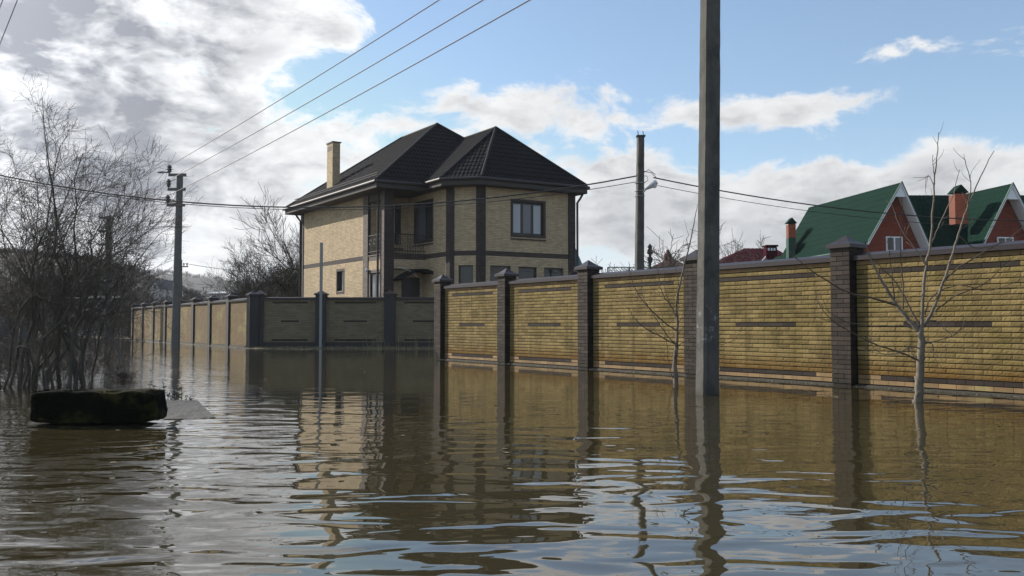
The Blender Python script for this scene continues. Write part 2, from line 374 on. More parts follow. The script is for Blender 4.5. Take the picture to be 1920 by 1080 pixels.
# ------------------------------------------------------------------ near wall
DU=Vector((.5597,-.8287,0))
nf=Fr(((14.67-.6753*24.77)*1.055,24.77*1.055),DU); SP=3.235*1.055; Z0=.045; ZT=Z0+NR*C_
wall=thing('brick_wall','long yellow split-face brick wall with dark brick pillars beside the flooded street, nearest the camera','wall',nf.p(8,0.1,0))
pl=MB(); pl.fbox(nf,0,SP*6+.4,-.05,.3,-.6,Z0-.015); pl.build('plinth',M['plinth'],wall,wall)
fk=0
def pillar(fr,a,z0,zt,parent,root,m='pillar',bricks=True,b0=-.10,w=PW,hcap=.17):
    core=MB(); g=.012 if bricks else 0
    core.fbox(fr,a+g,a+w-g,b0+g,b0+w-g,z0-.25,zt); c=core.build('pillar',M['mortar'] if bricks else M[m],parent,root)
    if bricks:
        mb=MB(); rows=int((zt-z0)/C_); cc=C_; gp=.010
        for r in range(rows):
            za=z0+r*cc+gp/2; zb=z0+(r+1)*cc-gp/2; l=w*.655 if r%2 else w*.32
            # front, right and left faces as brick slips
            for x0,x1 in ((a,a+l),(a+l+.008,a+w)): mb.fbox(fr,x0,x1,b0-random.uniform(0,.002),b0+.03,za,zb)
            l2=w*.32 if r%2 else w*.655
            for y0,y1 in ((b0+.032,b0+l2),(b0+l2+.008,b0+w)):
                mb.fbox(fr,a+w-.03,a+w,y0,y1,za,zb); mb.fbox(fr,a,a+.03,y0,y1,za,zb)
        stuff(mb.build('brickwork',M[m],c,root))
    pillar_cap(fr,a+w/2,b0+w/2,w,zt+.002,c,root,h=hcap)
    return c
tmpl={}
def brick_mesh(kind,L,i):
    key=(kind,round(L,3),i)
    if key not in tmpl:
        m=MB(); rn=random.Random(i*7+3)
        if kind=='rough': rough_face(m,ID,-L/2+.0025,L/2-.0025,-C_/2+.007,C_/2-.007,-.026,12,3,.0062,rn)
        else: m.fbox(ID,-L/2+.003,L/2-.003,-.021,0,-C_/2+.0055,C_/2-.0055,skip=(4,))
        me=bpy.data.meshes.new('brick'); me.from_pydata(m.v,[],m.f); me.materials.append(M[kind]); tmpl[key]=me
    return tmpl[key]
ncount=0
for k in range(7):
    a=k*SP
    pillar(nf,a,Z0,ZT+.275,wall,wall,b0=-.16,w=PF)
    if k==6: break
    A0=a+PW; A1=a+SP
    b=MB(); b.fbox(nf,A0-.05,A1+.01,0.,.16,Z0-.05,ZT)
    pan=b.build('panel',M['mortar'],wall,wall)
    coping(nf,A0-.034,A1+.002,ZT+.003,wall,wall)
    kd=near_kind(A0)
    if k!=4:
        mbs={}; course(nf,mbs,A0,A1,Z0,ZT,C_,P_,kd,gap=.014,vgap=.005,proud=.026,rough=True)
        build_mbs(mbs,{'rough':('split_face_bricks','rough'),'light':('smooth_bricks','light'),'dark':('dark_bricks','dark')},pan,wall)
    else:
        for r in range(NR):
            x=A0-(P_/2 if r%2 else 0); zc=Z0+(r+.5)*C_
            while x<A1-.03:
                x0=max(x,A0); x1=min(x+P_,A1); kk=kd(r,NR,(x0+x1)/2,zc)
                me=brick_mesh(kk,x1-x0,random.randrange(12) if kk=='rough' else 0)
                o=bpy.data.objects.new('brick',me); COL.objects.link(o); o.parent=pan
                q=nf.p((x0+x1)/2,-random.uniform(0,.002),zc)-wall.location; o.location=q; o.rotation_euler=(0,0,nf.ang()); ncount+=1
                x+=P_
# the return of the same wall, running back along the side street
rf=Fr(nf.p(.14,.28,0),(-.02,1)); rf2=Fr(nf.p(.3,.3,0),(1,.05))
b=MB(); b.fbox(rf2,0,14,0,.16,-.5,ZT); b.build('panel',M['farbuff'],wall,wall)
coping(rf2,0,14,ZT+.003,wall,wall)
# ------------------------------------------------------------------ wall round the tan house
pw=thing('brick_wall','brick wall with dark pillars enclosing the tan house, turning a corner at far left','wall',(-11.5,39,0))
lf=Fr((14.67-.6753*60.,60.),DU)      # long sunlit side, runs from far left to the corner
SPF=3.17; z0f=.10; zf=z0f+NR*.0735+.08
def far_kind(A0,n=10.75):
    def k(r,rows,a,z):
        i=(a-A0)/.26
        if r==rows-2: return 'fd' if 1.8<i<n-1.8 else 'fb'
        if r==rows//2: return 'fd' if 3<i<n-3 else 'fb'
        if r==1: return 'fd' if 1.8<i<n-1.8 else 'fb'
        return 'fb'
    return k
for k in range(9):
    a=k*SPF
    pillar(lf,a,.05,zf+.28,pw,pw,m='fardark',bricks=False,hcap=.15)
    if k<8:
        A0=a+PW; A1=a+SPF; b=MB(); b.fbox(lf,A0,A1,0,.16,-.3,zf); pan=b.build('panel',M['hmortar'],pw,pw)
        coping(lf,A0,A1,zf+.003,pw,pw); mbs={}
        course(lf,mbs,A0,A1,z0f,zf,.0762,.26,lambda r,rows,a_,z:'fb',gap=.008)
        build_mbs(mbs,{'fb':('buff_bricks','farbuff')},pan,pw)
b=MB(); b.fbox(lf,0,SPF*8+.3,-.05,.0-.001,-.4,.09); b.build('plinth',M['plinth'],pw,pw)
FZ=39.0
ff=Fr(((480-960)*FZ/FH,FZ),(1,0)); ztf=2.12
pxs=[494,593,721,834+20,990,1120]
prev=None
pill=[(478,494,0),(592,611,1),(721,741,1),(846,866,1),(975,995,1),(1105,1125,1)]
for i,(p0,p1,_) in enumerate(pill):
    a0=(p0-480)*FZ/FH; a1=(p1-480)*FZ/FH
    pillar(ff,a0,.03,ztf+.28,pw,pw,m='fardark',bricks=False,b0=-.12,w=(a1-a0),hcap=.17)
    if i<len(pill)-1:
        A0=a1; A1=(pill[i+1][0]-480)*FZ/FH
        b=MB(); b.fbox(ff,A0,A1,0,.16,-.3,ztf); pan=b.build('panel',M['mortar'],pw,pw)
        coping(ff,A0,A1,ztf+.003,pw,pw,half=(-.1,.2),h=.10,pk=.03); mbs={}
        course(ff,mbs,A0,A1,.24,ztf,.0752,.26,far_kind(A0,(A1-A0)/.26),gap=.008)
        build_mbs(mbs,{'fb':('buff_bricks','shadebuff'),'fd':('dark_bricks','dark')},pan,pw)
b=MB(); b.fbox(ff,0,27,-.06,-.001,-.4,.23); b.build('plinth',M['fardark'],pw,pw)
# ------------------------------------------------------------------ the tan house
HB=.1; HT=7.42; ZB=4.33
F0=(-12.13,50.7); L1=(-7.08,43.3); A_=(-6.07,41.7); E2=Vector((.872,.4896,0)).normalized(); B1=Vector((-.5597,.8287,0))
B_=(-4.195,42.75); G_=(B_[0]+B1.x*1.9,B_[1]+B1.y*1.9); Cc=(-2.84,40.75); Dd=(-1.468,40.42); Ee=(3.07,42.97)
house=thing('house','two-storey tan brick house with brown corner pilasters and dark hipped tile roof','house',(-3,45,0))
NAMES={'b':('tan_bricks','hbuff'),'d':('brown_bricks','hbrown'),'q':('grey_brown_bricks','greypil')}
def cells(mb,fr,a0,a1,z0,z1,b0,b1,holes):
    xs=sorted({a0,a1,*[h for q in holes for h in q[:2] if a0<h<a1]}); zs=sorted({z0,z1,*[h for q in holes for h in q[2:] if z0<h<z1]})
    for i in range(len(xs)-1):
        # merge vertically
        for j in range(len(zs)-1):
            xm=(xs[i]+xs[i+1])/2; zm=(zs[j]+zs[j+1])/2
            if any(h[0]<xm<h[1] and h[2]<zm<h[3] for h in holes): continue
            mb.fbox(fr,xs[i],xs[i+1],b0,b1,zs[j],zs[j+1])
def facade(fr,a0,a1,z0=HB,z1=HT,holes=(),kind=None,name='wall'):
    b=MB(); cells(b,fr,a0,a1,z0,z1,.0,.25,holes); wl=b.build(name,M['hmortar'],house,house)
    mbs={}; course(fr,mbs,a0,a1,z0,z1,.075,.26,kind or (lambda r,rows,a,z:'d' if ZB-.14<z<ZB+.14 else 'b'),gap=.013,vgap=.01,proud=.012,holes=holes)
    build_mbs(mbs,NAMES,wl,house); return wl
def window(fr,a0,a1,z0,z1,n=3,fm='black',gl=('glass',),surround=True,sill=True,parent=house,dep=.10,fw=.06,rt=None):
    rt=rt or house
    f=MB(); f.fbox(fr,a0,a1,dep,dep+.06,z0,z0+fw); f.fbox(fr,a0,a1,dep,dep+.06,z1-fw,z1)
    f.fbox(fr,a0,a0+fw,dep,dep+.06,z0+fw,z1-fw); f.fbox(fr,a1-fw,a1,dep,dep+.06,z0+fw,z1-fw)
    w_=(a1-a0)/n
    for i in range(1,n): f.fbox(fr,a0+i*w_-fw*.7,a0+i*w_+fw*.7,dep-.003,dep+.06,z0+fw,z1-fw)
    wo=f.build('window',M[fm],parent,rt)
    for i in range(n):
        g_=MB(); g_.fbox(fr,a0+i*w_+fw*.75,a0+(i+1)*w_-fw*.75,dep+.02,dep+.035,z0+fw,z1-fw); g_.build('pane',M[gl[i%len(gl)]],wo,rt)
    if surround:
        s=MB(); e=.11; t0,t1=-.03,.09
        s.fbox(fr,a0-e,a1+e,t0,t1,z1,z1+e*1.2); s.fbox(fr,a0-e,a0,t0,t1,z0,z1); s.fbox(fr,a1,a1+e,t0,t1,z0,z1); s.fbox(fr,a0-e,a1+e,t0,t1,z0-e*1.2,z0)
        s.build('surround',M['hbrown'],wo,rt)
    if sill:
        s=MB(); s.fbox(fr,a0-.12,a1+.12,-.07,.08,z0-.26,z0-.20); s.build('sill',M['hbrown'],wo,rt)
    return wo
def pilaster(pts_fr,a0,a1,z0=HB,z1=HT,m='hbrown',t=.05,name='pilaster'):
    b=MB(); b.fbox(pts_fr,a0,a1,-t+.008,.1,z0,z1); p=b.build(name,M['hbrownm'],house,house)
    mbs={}; fr2=Fr(pts_fr.p(a0,-t+.008,0),pts_fr.u); course(fr2,mbs,0,a1-a0,z0,z1,.075,.19,lambda *_:'x',gap=.010,vgap=.008,proud=.012)
    stuff(mbs['x'].build('brickwork',M[m],p,house)); return p
# left (sunlit) side
f1=Fr(F0,(Vector((L1[0]-F0[0],L1[1]-F0[1],0)))); LL=(Vector(L1)-Vector(F0)).length
wa0,wz0=f1.hit(632.5,547); wa1,wz1=f1.hit(644.5,508)
facade(f1,0,LL,holes=[(wa0,wa1,wz0,wz1)])
window(f1,wa0,wa1,wz0,wz1,1,sill=False)
q0,_=f1.hit(682,500); pilaster(f1,q0,LL+.02,m='greypil'); pilaster(f1,-.02,.3,m='greypil')
# corner column and the loggia behind it
cf=Fr(A_,E2)
colb=MB(); e1=Fr(A_,E2)
lfm=Fr((A_[0]+B1.x*.42,A_[1]+B1.y*.42),-B1)
b=MB(); b.fbox(lfm,0.008,.42-.01,.01,.45,HB,HT); p=b.build('corner_column',M['hbrownm'],house,house)
for fr_,L_,mm in ((lfm,.42,'greypil'),(Fr(A_,E2),.49,'hbrown')):
    mbs={}; course(fr_,mbs,0,L_,HB,HT,.075,.19,lambda *_:'x',gap=.010,vgap=.008,proud=.012); stuff(mbs['x'].build('brickwork',M[mm],p,house))
b=MB(); q=Fr(A_,E2); b.fbox(q,.0,.48,.002,.35,HB,HT); b.build('core',M['hbrownm'],p,house)
# left side of the loggia: upper opening over a low panel, glazed door below
gap=Fr(L1,-B1); GL=(Vector((lfm.o.x,lfm.o.y))-Vector(L1)).length
_,za=gap.hit(700,481); _,zb_=gap.hit(700,501)
zt_=ZB+.05
facade(gap,.02,GL-.02,z0=3.55,z1=zt_,kind=lambda r,rows,a,z:'q' if z>ZB-.18 or z<3.68 else 'b')
b=MB(); b.fbox(gap,.02,GL-.02,-.05,.3,zt_,zt_+.05); b.build('ledge',M['greypil'],house,house)
b=MB(); b.fbox(gap,.02,GL-.02,.0,.25,7.05,HT); b.build('lintel',M['soffit'],house,house)
window(gap,.2,GL-.12,.2,3.5,2,fm='black',gl=('glass',),surround=False,sill=False,dep=.05)
b=MB(); b.fbox(gap,.02,.2,0,.2,HB,3.5); b.fbox(gap,GL-.12,GL-.02,0,.2,HB,3.5); b.build('jamb',M['greypil'],house,house)
# back wall of the loggia
bf=Fr((A_[0]+B1.x*1.9,A_[1]+B1.y*1.9),E2); BL_=(Vector(G_)-Vector((bf.o.x,bf.o.y))).length
a0,zz0=bf.hit(740,458); a1,zz1=bf.hit(752,383)
da0,dz0=bf.hit(752.5,566); da1,dz1=bf.hit(787,519)
facade(bf,.03,BL_+.2,z0=3.6,holes=[(a0,a1,zz0,zz1)])
gf=Fr((A_[0]+B1.x*.35,A_[1]+B1.y*.35),E2); da0,_=gf.hit(752.5,540); da1,_=gf.hit(787,540); _,dz1=gf.hit(770,519)
facade(gf,.1,2.16,z1=3.74,holes=[(da0,da1,HB,dz1)]); bf_=bf; bf=gf; BL_=9
window(bf_,a0,a1,zz0,zz1,1,surround=False)
b=MB(); b.fbox(bf,da0,min(da1,BL_),.05,.1,HB,dz1-.01); dr=b.build('entrance_door',M['black'],house,house)
b=MB(); b.lathe(bf.p(da0+.18,-.03,1.25),[(0,.03),(.05,.03)],8,(0,1,0)); b.build('handle',M['steel'],dr,house)
# bay side wall (faces left) from G to C
sf=Fr(G_,(Cc[0]-G_[0],Cc[1]-G_[1])); SL=(Vector(Cc)-Vector(G_)).length
a0,_=sf.hit(779,400); a1,_=sf.hit(811,400); _,zz0=sf.hit(805,449); _,zz1=sf.hit(800,380)
facade(sf,0,SL-.05,holes=[(a0,a1,zz0,zz1)])
window(sf,a0,a1,zz0,zz1,2,gl=('greypane','glass'))  # grey left pane: reflected light put into the glass colour
# chamfer and front of the bay
hf_=Fr(Cc,(Dd[0]-Cc[0],Dd[1]-Cc[1])); HL=(Vector(Dd)-Vector(Cc)).length
a0,_=hf_.hit(860,500); a1,_=hf_.hit(887,500); _,zz1=hf_.hit(870,497)
facade(hf_,0,HL,holes=[(a0,a1,1.3,zz1)]); window(hf_,a0,a1,1.3,zz1,1,surround=False,sill=False)
rf_=Fr(Dd,(Ee[0]-Dd[0],Ee[1]-Dd[1])); RL=(Vector(Ee)-Vector(Dd)).length
holes=[]; 
ua0,_=rf_.hit(961,400); ua1,_=rf_.hit(1019,400); _,uz0=rf_.hit(990,440.5); _,uz1=rf_.hit(990,380)
holes.append((ua0,ua1,uz0,uz1))
gw=[(919,957,498),(972,1006,501),(1020,1056,503)]
for (x0,x1,yt) in gw:
    a0,_=rf_.hit(x0,500); a1,_=rf_.hit(x1,500); _,zt=rf_.hit((x0+x1)/2,yt); holes.append((a0,a1,1.5,zt))
facade(rf_,0,RL,holes=holes)
window(rf_,ua0,ua1,uz0,uz1,3,gl=('curtain','greypane','curtain'),fw=.09)
for h in holes[1:]: window(rf_,h[0],h[1],h[2],h[3],1,surround=False,sill=False,fw=.07)
# brown corner columns of the bay
def corner(pt,w0,w1,fa,fb):
    pilaster(fa,w0[0],w0[1]); pilaster(fb,w1[0],w1[1])
q0,_=sf.hit(838,430); pilaster(sf,q0,SL+.03); q1,_=hf_.hit(852,430); pilaster(hf_,-.03,q1)
q0,_=hf_.hit(893,430); pilaster(hf_,q0,HL+.02); q1,_=rf_.hit(910,430); pilaster(rf_,-.02,q1)
q0,_=rf_.hit(1065,430); pilaster(rf_,q0,RL+.02)
rs=Fr(Ee,(B1.x,B1.y)); facade(rs,0,6); 
# body of the house behind (closes the far sides)
bk=MB(); pts=[(F0[0]+.25,F0[1]-.1),(L1[0]+.25,L1[1]+.1)]
far_=Vector((F0[0],F0[1],0)); E2p=far_+E2*9.6
b=MB(); b.hexa([far_+Vector((0,0,HB)),far_+E2*9.6+Vector((0,0,HB)),far_+E2*9.6+B1*.25+Vector((0,0,HB)),far_+B1*.25+Vector((0,0,HB)),
   far_+Vector((0,0,HT)),far_+E2*9.6+Vector((0,0,HT)),far_+E2*9.6+B1*.25+Vector((0,0,HT)),far_+B1*.25+Vector((0,0,HT))]); b.build('wall',M['hmortar'],house,house)
# balcony slab with railing, arched canopy
Av=Vector((*A_,0)); Bv=Vector((*B_,0))
def prism(mb,pl,z0,z1):
    n=len(pl); lo=[Vector((p[0],p[1],z0)) for p in pl]; hi=[Vector((p[0],p[1],z1)) for p in pl]
    for i in range(n): j=(i+1)%n; mb.face([lo[i],lo[j],hi[j],hi[i]])
    mb.face(lo[::-1]); mb.face(hi)
s0=Av+E2*.47+B1*.05; s1=Bv-E2*.03+B1*.05
b=MB(); prism(b,[s0,s1,s1+B1*1.84,s0+B1*1.84],ZB-.10,ZB+.06); b.build('balcony_slab',M['soffit'],house,house)
ef=Fr((Av+E2*.49)[:2],E2); EL=2.15-.49
facade(ef,0,EL,z0=3.72,z1=ZB+.12,kind=lambda r,rows,a,z:'d' if z>ZB-.16 else 'b')
def scroll(mb,c,fr,r,flip=1):
    pts=[]
    for i in range(15):
        t=i/14; a=t*2.2*PI; rr=r*(1-.75*t); pts.append(fr.p(c[0]+flip*math.cos(a)*rr,-.02,c[1]+math.sin(a)*rr))
    mb.tube(pts,.014,4)
rl=MB()
for fr_,L_ in ((ef,EL),(gap,GL-.05)):
    rl.tube([fr_.p(0,-.02,ZB+.25),fr_.p(L_,-.02,ZB+.25)],.018,4); rl.tube([fr_.p(0,-.02,ZB+1.05),fr_.p(L_,-.02,ZB+1.05)],.022,4)
    n=max(3,int(L_/.13))
    for i in range(n+1): rl.tube([fr_.p(L_*i/n,-.02,ZB+.15),fr_.p(L_*i/n,-.02,ZB+1.05)],.010,4)
    k=max(2,int(L_/.42))
    for i in range(k): scroll(rl,(L_*(i+.5)/k,ZB+.72),fr_,.17); scroll(rl,(L_*(i+.5)/k,ZB+.45),fr_,.15,-1)
rl.build('railing',M['iron'],house,house)
cn=MB(); cw=Fr((Av+E2*.55-B1*.25)[:2],E2); n=12; L_=2.2
prof=[( L_*i/n, 3.15+.55*math.sin(PI*(i+.6)/(n+1.2))) for i in range(n+1)]
for i in range(n):
    (x0,z0_),(x1,z1_)=prof[i],prof[i+1]
    cn.hexa([cw.p(x0,-.55,z0_-.12),cw.p(x1,-.55,z1_-.12),cw.p(x1,.5,z1_-.12),cw.p(x0,.5,z0_-.12),cw.p(x0,-.55,z0_),cw.p(x1,-.55,z1_),cw.p(x1,.5,z1_),cw.p(x0,.5,z0_)])
cn.build('entrance_canopy',M['roof'],house,house)
rb=MB(); rb.tube([cw.p(-.15,-.38,3.72),cw.p(.25,-.4,3.68),cw.p(.6,-.42,3.5),cw.p(.85,-.42,3.3)],.018,5); rb.tube([cw.p(.05,-.38,3.70),cw.p(.4,-.4,3.60),cw.p(.75,-.42,3.38)],.012,5); rb.build('canopy_rib',M['lamp'],house,house)
# roof
def tiled(poly,m,parent,root,L=.36,wv=.19,amp=.012,name='roof',step=.026):
    """metal tile sheet: real waves and steps over a planar polygon whose first edge is the eave"""
    P=[Vector(p) for p in poly]; e=(P[1]-P[0]).normalized(); nrm=None
    for i in range(2,len(P)):
        c=(P[1]-P[0]).cross(P[i]-P[0])
        if c.length>1e-3: nrm=c.normalized(); break
    if nrm.z<0: nrm=-nrm
    s=nrm.cross(e).normalized()
    if s.z<0: s=-s
    loc=[((p-P[0]).dot(e),(p-P[0]).dot(s)) for p in P]
    x0=min(q[0] for q in loc); x1=max(q[0] for q in loc); y1=max(q[1] for q in loc)
    bm=bmesh.new(); dx=wv/4; nx=int((x1-x0)/dx)+2; ny=int(y1/L)+1
    rows=[]
    for j in range(ny+1):
        for (yy,hh) in ((j*L,step),((j+1)*L-.012,0.)):
            rows.append([bm.verts.new(P[0]+e*(x0+i*dx)+s*yy+nrm*(hh+amp*math.cos(2*PI*i/4))) for i in range(nx+1)])
    for a in range(len(rows)-1):
        for i in range(nx): bm.faces.new((rows[a][i],rows[a][i+1],rows[a+1][i+1],rows[a+1][i]))
    cen=sum(P,Vector())/len(P)
    for i in range(len(P)):
        a,b=P[i],P[(i+1)%len(P)]; pn=(b-a).cross(nrm).normalized()
        if pn.dot(cen-a)>0: pn=-pn
        if i==0: a=a+pn*.03
        bmesh.ops.bisect_plane(bm,geom=bm.verts[:]+bm.edges[:]+bm.faces[:],plane_co=a,plane_no=pn,clear_outer=True)
    # a thin under-sheet gives it thickness
    vs=[bm.verts.new(p-nrm*.05) for p in P]; bm.faces.new(vs)
    bmesh.ops.translate(bm,verts=bm.verts,vec=-Vector(root.location))
    me=bpy.data.meshes.new(name); bm.to_mesh(me); bm.free(); me.materials.append(m)
    o=bpy.data.objects.new(name,me); COL.objects.link(o); o.parent=parent; return o
EZ=7.78; OV=.55
n1=Vector((-.8287,-.5597,0)); n2=Vector((E2.y,-E2.x,0))
c_fl=Vector((-6.31,40.7,EZ)); W_=10.6; D_=12.3
c_fr=c_fl+E2*W_; c_bl=c_fl+B1*D_; c_br=c_fr+B1*D_
P1=Vector((-4.02,46.75,11.76)); Q1=Vector((-6.27,50.12,11.76))
rmain=MB(); roofs=[]
def seg(a,b,r=.07): m=MB(); m.tube([a+Vector((0,0,.03)),b+Vector((0,0,.03))],r,8); return m
R1=tiled([c_fl,c_bl,Q1,P1],M['roof'],house,house); tiled([c_fl,c_fr,P1],M['roof'],house,house)
tiled([c_fr,c_br,Q1,P1],M['roof'],house,house); tiled([c_bl,c_br,Q1],M['roof'],house,house)
for a,b in ((c_fl,P1),(P1,Q1),(Q1,c_bl),(P1,c_fr)): seg(a,b).build('ridge_cap',M['ridge'],R1,house)
# bay roof
P2=Vector((-.82,43.67,10.87)); Rb=P2+B1*6
def outp(pt,*ns):
    v=Vector((pt[0],pt[1],EZ))
    for n_ in ns: v=v+n_*OV*.9
    return v
hn=Vector((hf_.v.x,hf_.v.y,0))*-1; rn_=Vector((rf_.v.x,rf_.v.y,0))*-1; sn=Vector((sf.v.x,sf.v.y,0))*-1
C1=outp(Cc)+sn*.42+hn*.30; D1=outp(Dd)+hn*.32+rn_*.32; E1=outp(Ee)+rn_*.5+E2*.42
BLk=C1+B1*6; BRk=E1+B1*6
Rl=tiled([C1,BLk,Rb,P2],M['roof'],house,house); tiled([C1,D1,P2],M['roof'],house,house); tiled([D1,E1,P2],M['roof'],house,house); tiled([E1,BRk,Rb,P2],M['roof'],house,house)
for a,b in ((C1,P2),(D1,P2),(E1,P2),(P2,P2+B1*3)): seg(a,b).build('ridge_cap',M['ridge'],Rl,house)
# soffits, fascia and gutters
b=MB(); zS=7.42
def flat(pl,z,t=.04): prism(b,pl,z,z+t)
flat([c_fl,c_fr,c_br,c_bl],zS); b.build('soffit',M['soffit'],house,house)
b=MB(); flat([C1,D1,E1,BRk,BLk],zS-.006,.035); b.build('soffit',M['soffit'],house,house)
def fascia(a,b_,g=True):
    a=Vector((a.x,a.y,0)); b_=Vector((b_.x,b_.y,0)); fr=Fr(a[:2],(b_-a)[:2]); L=(b_-a).length
    m=MB(); m.fbox(fr,0,L,0,.04,zS,EZ-.03); m.build('fascia',M['soffit'],house,house)
    if g: m=MB(); m.tube([fr.p(-.05,-.07,EZ-.07),fr.p(L+.05,-.07,EZ-.07)],.075,8); m.build('gutter',M['gutter'],house,house)
fascia(c_bl,c_fl); fascia(c_fl,c_fl+E2*3.0); fascia(C1+B1*1.2,C1); fascia(C1,D1); fascia(D1,E1); fascia(E1,BRk)
def downpipe(x,y,z0=.2,z1=7.0,to=None):
    m=MB(); pts=[Vector((x,y,z0)),Vector((x,y,z1))]
    if to is not None: pts+= [Vector((x,y,z1))*.5+to*.5+Vector((0,0,-.03)),to]
    m.tube(pts,.055,8); m.build('downpipe',M['gutter'],house,house)
q=f1.p(-.02,-.10,0); downpipe(q.x,q.y,to=Vector((q.x-.35,q.y+.05,7.5)))
q=lfm.p(-.10,-.09,0); downpipe(q.x,q.y,z1=7.4)
q=rf_.p(RL+.12,-.06,0); downpipe(q.x,q.y,z1=7.0,to=Vector((q.x+.3,q.y,7.5)))
# snow guard tubes on the left slope
up=(P1-c_fl); sl_=(Q1-c_bl).normalized()
m_=MB()
for dz in (0.0,.10): m_.tube([c_fl+B1*.5+Vector((.25,.17,.35+dz)),c_bl-B1*.8+Vector((.25,.17,.35+dz))],.022,5)
m_.build('snow_guard',M['gutter'],house,house)
# chimney
chx=at(626,300,50.0).x; cfm=Fr((at(613,300,49.4).x,49.4),(Vector((.5597,-.8287,0)))); 
chf=Fr(at(613,350,48.3)[:2],DU); CW=.80; CD=.42; ztop=at(620,266,47.5).z
ch=MB(); ch.fbox(chf,0,CW,0,CD,7.6,ztop); chim=ch.build('chimney',M['hmortar'],R1,house)
for fr_,L_ in ((chf,CW),(Fr(chf.p(CW,0,0)[:2],chf.v[:2]),CD)):
    mbs={}; course(fr_,mbs,0,L_,8.0,ztop,.075,.21,lambda *_:'x',gap=.012,proud=.012); stuff(mbs['x'].build('chimney_bricks',M['hbuff'],chim,house)) if False else mbs['x'].build('chimney_bricks',M['hbuff'],chim,house)
m_=MB(); m_.fbox(chf,-.05,CW+.05,-.05,CD+.05,ztop+.01,ztop+.07); m_.build('chimney_cap',M['coping'],chim,house)
m_=MB()
for i in range(4): m_.fbox(chf,.08+i*.17,.17+i*.17,-.02,.02,ztop-.42,ztop-.16)
m_.build('chimney_vent',M['black'],chim,house)
# small things on the walls
q=f1.p(LL+.05,-.1,0); m_=MB(); m_.lathe((q.x,q.y,3.62),[(0,.05),(.05,.08),(.14,.08),(.18,.04)],8); m_.build('wall_light',M['lamp'],house,house)
# ------------------------------------------------------------------ ground inside the plots
gm=MB(); gm.face([nf.p(0,.2,.02),nf.p(30,.2,.02),Vector((90,10,.02)),Vector((90,34,.02)),nf.p(0,.2,.02)+Vector((0,9,0))]); struct(gm.build('yard_ground',M['ground']))
gm=MB(); gm.face([Vector((-11.5,39.1,.09)),Vector((90,39.1,.09)),Vector((110,400,.09)),lf.p(0,.1,.09)+Vector((-80,240,0)),lf.p(0,.1,.09)]); struct(gm.build('yard_ground',M['ground']))
# muddy strip in front of the shaded wall
bm=bmesh.new(); rows=[]
rnd=random.Random(3)
N=90
for j in range(7):
    row=[]
    for i in range(N+1):
        x=-11.6+i*(13.5/N); t=j/6; y=38.95-t*(1.6+1.5*max(0,(x+6)/7)); z=.05-.09*t+rnd.uniform(-.02,.02)
        row.append(bm.verts.new((x,y,z)))
    rows.append(row)
for j in range(6):
    for i in range(N): bm.faces.new((rows[j][i],rows[j][i+1],rows[j+1][i+1],rows[j+1][i]))
me=bpy.data.meshes.new('mud_bank'); bm.to_mesh(me); bm.free(); me.materials.append(M['ground']); o=bpy.data.objects.new('mud_bank',me); COL.objects.link(o); struct(o)
